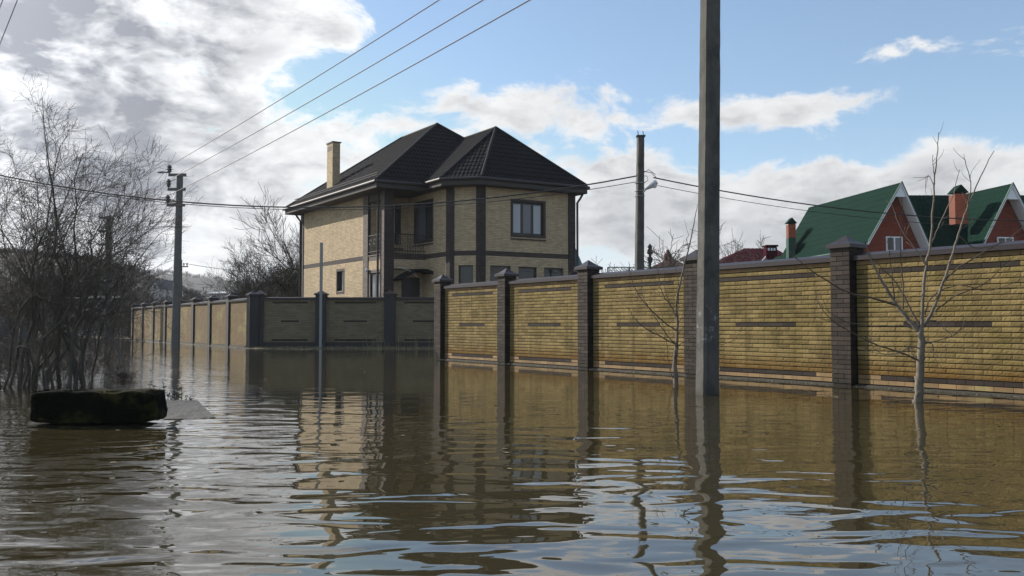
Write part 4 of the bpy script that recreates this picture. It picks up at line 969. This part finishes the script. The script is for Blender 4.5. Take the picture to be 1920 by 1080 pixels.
# big willow at left
WT=MB(); WC=MB(); rnd=random.Random(11); wb=wz(85,726)
wil=thing('willow_tree','sprawling many-stemmed bare willow rising from the water at far left','tree',wb)
ends=[(85,182),(76,215),(22,290),(150,285),(205,300),(248,315),(282,350),(305,400),(300,440),(-40,330),(62,310),(-70,400),(270,490),(120,270),(-20,420),(180,340),(230,370),(40,390),(-130,380),(100,400),(200,430),(-60,300),(262,420),(140,330),(10,350),(215,330)]
for i,(ex,ey) in enumerate(ends):
    Y=wb.y+rnd.uniform(-1.6,2.2); e=at(ex,ey,Y); s0_=wb+Vector((rnd.uniform(-.7,.6),rnd.uniform(-.4,.5),-.1)); L_=(e-s0_).length
    d0=Vector(((e.x-s0_.x)*.45/L_,(e.y-s0_.y)*.6/L_,1)).normalized(); pts=[]; n=10
    c1=s0_+d0*L_*.45
    for k in range(n+1):
        u_=k/n; p=s0_*(1-u_)**2+c1*2*u_*(1-u_)+e*u_*u_; p=p+Vector((rnd.gauss(0,.04),rnd.gauss(0,.05),rnd.gauss(0,.03)))*(1 if 0<k else 0); pts.append(p)
    r0=rnd.uniform(.015,.034); rs=[max(.004,r0*(1-.88*k/n)) for k in range(n+1)]
    WT.tube(pts,rs,6,cap=False)
    for k in range(15):
        u_=rnd.uniform(.25,1); j=min(int(u_*n),n-1); q=pts[j].lerp(pts[j+1],u_*n-j); ax=(pts[j+1]-pts[j]).normalized(); o_=Vector((rnd.gauss(0,1),rnd.gauss(0,1),rnd.gauss(.2,.6))).normalized()
        grow(WC,q,(ax*.75+o_*.75),rnd.uniform(.5,1.25)*(1.1-.4*u_),max(.004,rs[j]*.5),2,rnd,.03,.55,Vector((.08,0,0)),(4,6),4,.0022,4,.62,.2)
# thick low suckers
for i in range(170):
    p=wb+Vector((rnd.uniform(-2.8,.45),rnd.uniform(-1.0,2.5),-.1)); d_=Vector((rnd.gauss(0.05,.35),rnd.gauss(0,.3),1)); grow(WC,p,d_,rnd.choice((rnd.uniform(.4,.9),rnd.uniform(.4,.9),rnd.uniform(.9,1.7))),rnd.uniform(.003,.007),2,rnd,.05,.6,Vector((.03,0,0)),(4,7),4,.0024,4,.6,.2)
WT.build('trunk',M['willow'],wil,wil); WC.build('crown',M['willow'],wil,wil)
# a long arching shoot dipping into the water, with caught debris
m=MB(); c=[at(150,585,15.5),at(172,580,15.),at(195,600,14.5),at(213,640,14.),at(228,672,13.6),at(238,700,13.3),wz(245,712)]
m.tube(c,[.02,.02,.017,.014,.012,.009,.006],5); m.tube([at(213,640,14.),at(222,665,13.8),at(225,690,13.5)],.006,4); m.build('drooping_shoot',M['willow'],wil,wil)
m=MB(); q=wz(232,712)
for i in range(160):
    p=q+Vector((rnd.gauss(0,.10),rnd.gauss(0,.08),rnd.uniform(0,.10))); d_=Vector((rnd.gauss(0,1),rnd.gauss(0,.6),rnd.uniform(.0,.9))).normalized(); m.tube([p,p+d_*rnd.uniform(.05,.16)],.004,3)
tag(stuff(m.build('twig_debris',M['willow'])),'small dark tangle of twigs caught where the shoot dips into the water','debris')
# two saplings in front of the wall: each limb traced
def limb(mb,pts,r0,r1,Z,rnd,n=5):
    P=[at(x,y,Z+dz) for x,y,dz in pts]; out=[]
    for i in range(len(P)-1):
        for k in range(n):
            p0=P[max(i-1,0)]; p1=P[i]; p2=P[i+1]; p3=P[min(i+2,len(P)-1)]; t=k/n
            out.append(.5*((2*p1)+(p2-p0)*t+(2*p0-5*p1+4*p2-p3)*t*t+(3*p1-p0-3*p2+p3)*t**3))
    out.append(P[-1]); N=len(out); out=[p+Vector((rnd.gauss(0,.004),rnd.gauss(0,.004),rnd.gauss(0,.003))) if 0<i else p for i,p in enumerate(out)]
    rs=[r0+(r1-r0)*i/(N-1) for i in range(N)]
    mb.tube(out,rs,7 if r0>.02 else 5)
    if r0<.03:
        for i in range(4,N-1):
            if rnd.random()<.22:
                a=(out[i+1]-out[i]).normalized(); o_=a.orthogonal().normalized(); o_.rotate(__import__('mathutils').Quaternion(a,rnd.uniform(0,6))); l=rnd.uniform(.06,.30); dd=(a+o_*rnd.uniform(.6,1.1)).normalized(); q=[out[i]]
                for _ in range(3): q.append(q[-1]+dd*l/3); dd=(dd+Vector((rnd.gauss(0,.15),rnd.gauss(0,.15),.12))).normalized()
                mb.tube(q,[.0035,.003,.0025,.002],4)
    for i in range(3,N-1,3):   # buds
        a=(out[i+1]-out[i]).normalized(); o_=a.orthogonal().normalized(); o_.rotate(__import__('mathutils').Quaternion(a,rnd.uniform(0,6)))
        mb.tube([out[i],out[i]+(o_*.6+a)*max(.012,rs[i]*1.6)],[rs[i]*.9,rs[i]*.25],4)
def sapling(label,base,Z,trunk,limbs,seed):
    t=thing('sapling',label,'tree',Vector((base.x,base.y,0)),'young bare trees standing in front of the brick wall'); rnd=random.Random(seed)
    m=MB(); limb(m,trunk[0],trunk[1],trunk[2],Z,rnd); tr=m.build('trunk',M['bark'],t,t,smooth=True)
    for (pts,r0,r1,pale) in limbs:
        m=MB(); limb(m,pts,r0,r1,Z,rnd); m.build('branch',M['bark'] if pale else M['twigg'],t,t,smooth=True)
Z2=11.6
sapling('larger pale-barked bare sapling with wide forking branches at right',wz(1722,752),Z2,
 ([(1722,770,0),(1722,752,0),(1724,710,0),(1726,670,0),(1728,640,0),(1725,616,0)],.062,.040),
 [([(1726,620,0),(1730,560,0.05),(1736,500,.1),(1744,460,.1),(1749,400,.12),(1752,340,.15),(1757,290,.15),(1760,247,.15)],.024,.004,1),
  ([(1726,618,0),(1745,590,-.05),(1765,540,-.1),(1785,480,-.1),(1800,430,-.12),(1815,385,-.1),(1840,330,-.1),(1864,283,-.1)],.024,.004,1),
  ([(1724,622,0),(1700,595,.05),(1680,570,.1),(1650,520,.15),(1630,480,.2),(1625,460,.2)],.032,.005,1),
  ([(1680,572,.1),(1640,560,.0),(1590,548,-.2),(1540,520,-.4),(1500,490,-.5),(1478,470,-.5)],.016,.003,0),
  ([(1724,622,0),(1700,612,.1),(1660,611,.1),(1620,610,.1),(1580,600,0),(1548,580,0),(1532,560,0)],.012,.003,0),
  ([(1727,615,0),(1705,575,.1),(1680,530,.2),(1650,500,.2),(1630,475,.2)],.014,.003,0),
  ([(1694,580,.1),(1692,520,.1),(1688,470,.0),(1690,420,0),(1692,372,0)],.010,.003,0),
  ([(1677,563,.1),(1672,510,.1),(1668,470,.1),(1672,430,.1)],.009,.003,0),
  ([(1738,500,.1),(1715,465,.1),(1690,430,.1),(1678,400,.1),(1672,378,.1)],.010,.003,1),
  ([(1748,455,.1),(1762,420,.1),(1785,370,.1),(1796,330,.1),(1800,318,.1)],.009,.003,1),
  ([(1752,350,.15),(1742,330,.15),(1736,334,.15)],.006,.002,0),
  ([(1753,345,.15),(1750,315,.15),(1749,290,.15)],.006,.003,0),
  ([(1812,392,-.1),(1820,350,-.1),(1812,310,-.1),(1807,290,-.1)],.008,.003,0),
  ([(1768,530,-.1),(1800,500,-.1),(1850,470,-.2),(1900,440,-.2),(1930,415,-.2)],.012,.003,0),
  ([(1752,585,0),(1790,555,-.1),(1840,535,-.2),(1880,500,-.3),(1903,478,-.3)],.010,.003,0),
  ([(1735,590,0),(1745,560,0),(1775,540,0),(1810,535,0),(1850,545,0),(1900,530,0),(1935,510,0)],.010,.003,0),
  ([(1796,440,-.1),(1830,465,-.1),(1880,455,-.1),(1925,440,-.1)],.008,.003,0),
  ([(1740,600,0),(1755,602,0),(1768,615,0),(1785,628,0)],.010,.003,1),
  ([(1790,627,0),(1805,612,0),(1812,590,0)],.006,.003,0),
  ([(1732,645,0),(1760,638,.0),(1790,628,0),(1803,612,0)],.008,.003,0),
  ([(1732,642,0),(1748,646,-.1),(1750,668,-.1)],.010,.004,0),
  ([(1722,676,0),(1700,665,-.1),(1670,655,-.1),(1640,645,-.2),(1600,625,-.2),(1560,600,-.3),(1535,570,-.3),(1530,545,-.3)],.014,.003,0),
  ([(1722,652,0),(1705,652,-.1),(1685,662,-.15),(1660,664,-.2),(1640,655,-.2),(1628,630,-.2)],.009,.003,1),
  ([(1722,678,0),(1708,660,.1),(1695,647,.1)],.007,.003,0)],21)
Z1=15.3
sapling('smaller bare sapling just left of the thick concrete pole',wz(1268,718),Z1,
 ([(1269,730,0),(1268,718,0),(1265,690,0),(1266,665,0),(1269,645,0)],.048,.034),
 [([(1269,647,0),(1270,600,0),(1268,570,0),(1275,530,0),(1285,490,0),(1297,440,0),(1304,405,0),(1308,383,0)],.026,.004,1),
  ([(1268,646,0),(1240,632,.1),(1205,612,.1),(1185,590,.1),(1178,575,.1)],.014,.003,0),
  ([(1268,620,0),(1240,600,.1),(1210,570,.1),(1190,540,.2),(1182,510,.2),(1179,490,.2)],.014,.003,0),
  ([(1267,644,0),(1248,625,-.1),(1225,590,-.1),(1205,555,-.1),(1202,525,-.1)],.010,.003,0),
  ([(1267,592,0),(1255,570,0),(1240,545,0),(1234,510,0),(1236,490,0)],.012,.003,0),
  ([(1268,600,0),(1262,580,.1),(1250,555,.1),(1245,520,.1),(1245,480,.1)],.009,.003,0),
  ([(1272,570,0),(1273,540,0),(1268,510,0),(1265,495,0)],.008,.003,0),
  ([(1271,648,0),(1285,640,0),(1305,632,0)],.008,.003,0),
  ([(1305,632,0),(1345,645,.0),(1372,640,0),(1388,622,0),(1394,606,0)],.006,.003,0),
  ([(1270,628,0),(1282,612,0),(1300,590,0)],.007,.003,0),
  ([(1270,605,0),(1285,590,0),(1295,570,0)],.006,.002,0),
  ([(1284,500,0),(1290,470,.1),(1288,450,.1),(1292,440,.1)],.008,.003,0)],22)
m=MB(); limb(m,[(1265,716,0),(1258,700,0),(1252,670,0),(1250,640,0),(1243,610,0),(1241,585,0)],.008,.003,Z1,random.Random(4)); m.tube([wz(1265,720)+Vector((0,0,-.05)),wz(1264,714)],.008,5)
tag(m.build('shoot',M['twigg']),'single thin dark shoot standing beside the smaller sapling','shoot')
# background trees
bare_tree('bare_tree','bare wind-bent tree behind the wall just left of the tan house',505,600,478,56,31,lean=-.2,lev=3,kids=(8,11),r=.08,up=.10,wind=(-.04,0,0),stems=4,minr=.007,group='bare trees behind the far wall')
bare_tree('bare_tree','tall bare tree partly hidden by the left edge of the tan house',550,600,450,60,37,lean=-.05,lev=3,kids=(8,11),r=.09,stems=4,up=.12,minr=.007,group='bare trees behind the far wall')
bare_tree('bare_tree','bare treetop showing above the far end of the dark roof',598,600,385,66,33,lev=3,kids=(6,8),r=.15,up=.15,minr=.014,stems=2,group='bare trees behind the far wall')
bare_tree('bare_tree','thin bare tree far left between the willow and the bracket pole',238,600,470,75,34,lev=3,kids=(6,8),r=.16,up=.12,minr=.014,stems=2)
bare_tree('fruit_tree','bare spreading fruit tree behind the wall beside the lamp pole',1245,640,462,33,35,lev=3,kids=(6,9),r=.07,spread=.8,stems=5,fan=.5,up=.04,minr=.008)
bare_tree('bare_tree','faint leafless treetop left of the plum red roof',1378,600,425,95,36,lev=3,kids=(4,5),r=.10,up=.2,minr=.014)
# evergreen shrub beside the house
def shrub(name,label,px,ybot,ytop,wpx,Z,seed,m='ever',n=5000,leaf=.10,cat='shrub'):
    rnd=random.Random(seed); c=at(px,ybot,Z); H=at(px,ytop,Z).z; w_=wpx*Z/FH/2; t=thing(name,label,cat,(c.x,Z,0)); mb=MB(); tr=MB()
    for i in range(9):
        q=Vector((c.x+rnd.uniform(-.5,.5)*w_,Z+rnd.uniform(-.5,.5)*w_,0)); grow(tr,q,Vector((rnd.gauss(0,.2),rnd.gauss(0,.2),1)),H*.8,.04,2,rnd,.1,.5,Vector(),(3,5),4,.012,4,.6,.15)
    tr.build('trunk',M['fartree'],t,t)
    cl=[(rnd.uniform(-1,1),rnd.uniform(-1,1),rnd.uniform(.1,.95)) for _ in range(26)]
    for i in range(n):
        k=cl[rnd.randrange(26)]; p=Vector((c.x+(k[0]*(1-k[2]*.5)+rnd.gauss(0,.2))*w_,Z+(k[1]*(1-k[2]*.5)+rnd.gauss(0,.2))*w_,(k[2]+rnd.gauss(0,.09))*H))
        if p.z<0 : continue
        a=Vector((rnd.gauss(0,1),rnd.gauss(0,1),rnd.gauss(0,1))).normalized()*leaf; b_=a.orthogonal().normalized()*leaf*.5; mb.face([p-a,p+b_,p+a,p-b_])
    stuff(mb.build('crown',M[m],t,t)); return t
shrub('evergreen_shrub','dark dense evergreen shrub against the left edge of the tan house',538,600,512,70,57,41,n=2600,leaf=.11)
# ------------------------------------------------------------------ far left: thickets, buildings, hills
def thicket(name,label,x0,x1,y_top,y_var,Z,dz,n,seed,m='thicket',h0=1.,minr=.012,lev=2,kids=(3,5)):
    rnd=random.Random(seed); mb=MB()
    for i in range(n):
        Y=Z+rnd.uniform(0,dz); px=rnd.uniform(x0,x1); X=(px-960)*Y/FH; H=CH+(610-(y_top+rnd.uniform(-y_var,y_var)))*Y/FH
        grow(mb,Vector((X,Y,0)),Vector((rnd.gauss(0,.15),rnd.gauss(0,.15),1)),max(.6,H*.75),minr*2.2,lev,rnd,.1,.55,Vector(),kids,3,minr,3,.55,.16)
    return tag(stuff(mb.build(name,M[m])),label,'bushes')
thicket('bushes','brown leafless thicket behind the far end of the brick wall',236,480,556,12,66,14,620,51)
thicket('bushes','dark tangled thicket along the flooded bank behind the willow',-120,235,572,24,58,14,420,52)
thicket('bushes','taller leafless trees massed on the left bank behind the thicket',-160,235,528,26,84,22,300,53,h0=2,minr=.02,lev=3,kids=(3,4))
thicket('bushes','low scrub beside the shaded wall and the evergreen shrub',430,560,548,8,50,8,110,54)
# land behind the flood at left
gm=MB(); gm.face([Vector((-260,62,.04)),lf.p(0,-.3,.04)+Vector((0,2,0)),Vector((-40,120,.04)),Vector((-60,800,.04)),Vector((-700,800,.04))]); struct(gm.build('bank',M['ground']))
def hill(name,prof,Y,depth,m,seed,trees,th):
    rnd=random.Random(seed); bm=bmesh.new(); n=120; rows=[]
    from mathutils import noise as ns
    def pz(px):
        for i in range(len(prof)-1):
            if prof[i][0]<=px<=prof[i+1][0]:
                t=(px-prof[i][0])/(prof[i+1][0]-prof[i][0]); t=t*t*(3-2*t); return prof[i][1]*(1-t)+prof[i+1][1]*t
        return prof[-1][1]
    x0,x1=prof[0][0],prof[-1][0]; tops=[]
    for j in range(13):
        v=j/12; row=[]
        for i in range(n+1):
            px=x0+(x1-x0)*i/n; yy=Y*(1-.45)+Y*.45*v if j<=12 else Y; top=CH+(610-pz(px))*Y/FH; X=(px-960)*yy/FH
            z=top*(math.sin(v*PI/2)**1.6)+ns.noise(Vector((X*.02,yy*.02,seed)))*top*.10*v
            row.append(bm.verts.new((X,yy,z)))
        rows.append(row)
    back=[bm.verts.new((v.co.x*1.3,Y*1.3,0)) for v in rows[-1]]; rows.append(back)
    for j in range(len(rows)-1):
        for i in range(n): bm.faces.new((rows[j][i],rows[j][i+1],rows[j+1][i+1],rows[j+1][i]))
    tv=[(v.co.copy()) for r_ in rows[3:13] for v in r_]
    me=bpy.data.meshes.new(name); bm.to_mesh(me); bm.free(); me.materials.append(m)
    for p in me.polygons: p.use_smooth=True
    o=bpy.data.objects.new(name,me); COL.objects.link(o); struct(o)
    mb=MB()
    for i in range(trees):
        if rnd.random()<.4: p=tv[-(n+1)+rnd.randrange(n+1)]
        else: p=tv[rnd.randrange(len(tv))]
        k=rnd.randrange(1); p=p+Vector((rnd.uniform(-1,1)*Y*.006,rnd.uniform(-1,1)*Y*.01,-.3)); h=th*rnd.uniform(.6,1.2)
        for s in range(9):
            a_=rnd.uniform(-1.1,1.1); q=p+Vector((math.sin(a_)*h*.45,0,h*(.45+.5*math.cos(a_)*rnd.uniform(.7,1)))); g_=p+Vector((0,0,h*.25)); mb.face([g_+Vector((-.012*th,0,0)),g_+Vector((.012*th,0,0)),q+Vector((.03*th,0,-.03*h)),q])
    return mb
hm=hill('hill',[(-700,440),(-200,455),(0,478),(130,492),(230,512),(330,548),(420,585),(520,612)],230,60,M['hill'],1,3000,2.2)
tag(stuff(hm.build('woods',M['thicket'])),'leafless woods covering the near dark hillside at left','woods')
hm=hill('hill',[(-900,470),(0,478),(180,498),(300,514),(380,526),(450,535),(560,537),(700,552),(900,585),(1300,600)],900,200,M['hillfar'],2,3800,6.)
tag(stuff(hm.build('woods',M['hillfar'])),'bluish leafless woods on the far low ridge','woods')
# little gabled house on the slope, sheds, pale buildings
def gable_house(label,px0,px1,yw,yr,Z,dep,mw,mr,win=True,ang=0.,base=610):
    a=at(px0,yw,Z); b=at(px1,yw,Z); zt=at(px0,yr,Z).z; t=thing('house',label,'house',((a.x+b.x)/2,Z,0)); fr=Fr(a[:2],(math.cos(ang),math.sin(ang))); w_=(b.x-a.x)
    m=MB(); m.fbox(fr,0,w_,0,dep,0,a.z); m.face([fr.p(0,0,a.z),fr.p(w_,0,a.z),fr.p(w_/2,0,zt-.1)]); m.build('wall',mw,t,t)
    m=MB(); o=.35
    for s in (0,1):
        e=fr.p(-o if s==0 else w_+o,-o,a.z-.2); r_=fr.p(w_/2,-o,zt); e2=fr.p(-o if s==0 else w_+o,dep+o,a.z-.2); r2=fr.p(w_/2,dep+o,zt); u_=Vector((0,0,.15))
        m.hexa([e,r_,r2,e2,e+u_,r_+u_,r2+u_,e2+u_])
    m.build('roof',mr,t,t)
    if win:
        m=MB(); m.fbox(fr,w_*.4,w_*.6,-.05,0.02,a.z-.1,a.z+(zt-a.z)*.35); m.build('window',M['glass'],t,t)
    return t
gable_house('small far gabled house with a dark roof left of the bracket pole',281,308,541,526,150,5,M['pale'],M['greyroof'],ang=-.45)
def shed(label,px0,px1,yb,yt,yr,Z,mw,mr):
    a=at(px0,yt,Z); b=at(px1,yt,Z); t=thing('shed',label,'shed',((a.x+b.x)/2,Z,0)); zb=0; zr=at(px0,yr,Z).z
    m=MB(); m.box(a.x,b.x,Z,Z+6,zb,a.z); m.build('wall',mw,t,t)
    m=MB(); m.hexa([Vector((a.x-.3,Z-.4,a.z)),Vector((b.x+.3,Z-.4,a.z)),Vector((b.x+.3,Z+6.3,zr)),Vector((a.x-.3,Z+6.3,zr)),Vector((a.x-.3,Z-.4,a.z+.12)),Vector((b.x+.3,Z-.4,a.z+.12)),Vector((b.x+.3,Z+6.3,zr+.12)),Vector((a.x-.3,Z+6.3,zr+.12))]); m.build('roof',mr,t,t); return t
shed('long low shed with a bright sheet roof beyond the wall pillars',394,424,575,551,545,120,M['pale'],M['snowroof'])
shed('second low shed with a pale roof nearer the bare tree',440,474,575,553,548,125,M['pale'],M['snowroof'])
shed('pale grey plastered building glimpsed through the willow branches',118,205,640,562,553,80,M['pale'],M['greyroof'])
a=at(-40,640,50); b=at(62,640,50); t=thing('metal_fence','dark blue sheet metal fence low behind the willow','fence',(a.x,50,0))
n=int((b.x-a.x)/.5)
for i in range(n): m=MB(); m.box(a.x+i*.5,a.x+i*.5+.47,50+.03*(i%2),50.04+.03*(i%2),0,at(0,598,50).z); m.build('panel',M['navy'],t,t)
# ------------------------------------------------------------------ grass and floating litter
rnd=random.Random(77); m=MB()
def blade(p,h):
    d_=Vector((rnd.gauss(0,.25),rnd.gauss(0,.25),1)); s=Vector((.012,0,0)); m.face([p-s,p+s,p+d_*h])
for i in range(1500):
    x=rnd.uniform(-11.4,1.5); y=38.9-abs(rnd.gauss(0,.5))*(1+max(0,(x+6)/6)); blade(Vector((x,y,-.02)),rnd.uniform(.03,.16))
for i in range(50):
    x=rnd.uniform(-6.5,-1.5); y=rnd.uniform(36.5,38.5); m.tube([(x,y,-.05),(x+rnd.gauss(0,.05),y,rnd.uniform(.2,.6))],.008,3)
tag(stuff(m.build('grass',M['grass'])),'sparse dead grass and stalks at the foot of the shaded wall','grass')
m=MB()
def flake(p,s):
    a=rnd.uniform(0,PI); u_=Vector((math.cos(a),math.sin(a),0))*s; v_=Vector((-u_.y,u_.x,0))*rnd.uniform(.3,.9); m.face([p-u_,p+v_*.9+Vector((0,0,.004)),p+u_,p-v_])
for i in range(900):
    a_=rnd.uniform(0,26); q=lf.p(a_,-.12-abs(rnd.gauss(0,.35)),.006); flake(q,rnd.uniform(.02,.06))
for i in range(1500):
    a_=rnd.uniform(0,11); q=nf.p(a_*1.6,-.05-abs(rnd.gauss(0,.10)),.006); flake(q,rnd.uniform(.006,.022))
for i in range(800):
    x=rnd.uniform(-11.4,0); y=38.2-abs(rnd.gauss(0,1.)); flake(Vector((x,y,.006)),rnd.uniform(.01,.04))
tag(stuff(m.build('floating_litter',M['foam'])),'pale scum and bits floating along the foot of the walls','litter')
m=MB()
for i in range(260):
    q=wz(rnd.uniform(50,1900),610+46/rnd.uniform(.13,1.0),.006); flake(q,rnd.uniform(.012,.04))
for i in range(26):
    q=wz(rnd.uniform(250,1850),610+46/rnd.uniform(.16,.9),.003); a=rnd.uniform(0,PI); l=rnd.uniform(.05,.22); m.tube([q,q+Vector((math.cos(a)*l*.5,math.sin(a)*l*.5,.006)),q+Vector((math.cos(a+.3)*l,math.sin(a+.3)*l,0))],.004,4)
tag(stuff(m.build('floating_leaves',M['litter'])),'scattered dark leaves and bits of twig floating on the brown water','leaves')
print('bricks as objects:',ncount,'objects',len(bpy.data.objects),'tris',sum(len(o.data.polygons) for o in bpy.data.objects if o.type=='MESH'))

hzm=bpy.data.materials.new('haze'); hzm.use_nodes=True; t_=hzm.node_tree; t_.nodes.clear()
hv=t_.nodes.new('ShaderNodeVolumePrincipled'); ho=t_.nodes.new('ShaderNodeOutputMaterial'); t_.links.new(hv.outputs[0],ho.inputs['Volume'])
hv.inputs['Color'].default_value=(.86,.9,.96,1); hv.inputs['Density'].default_value=.00022; hv.inputs['Anisotropy'].default_value=.3
m=MB(); m.box(-1500,1500,-80,1260,-1.6,95); stuff(m.build('haze',hzm))
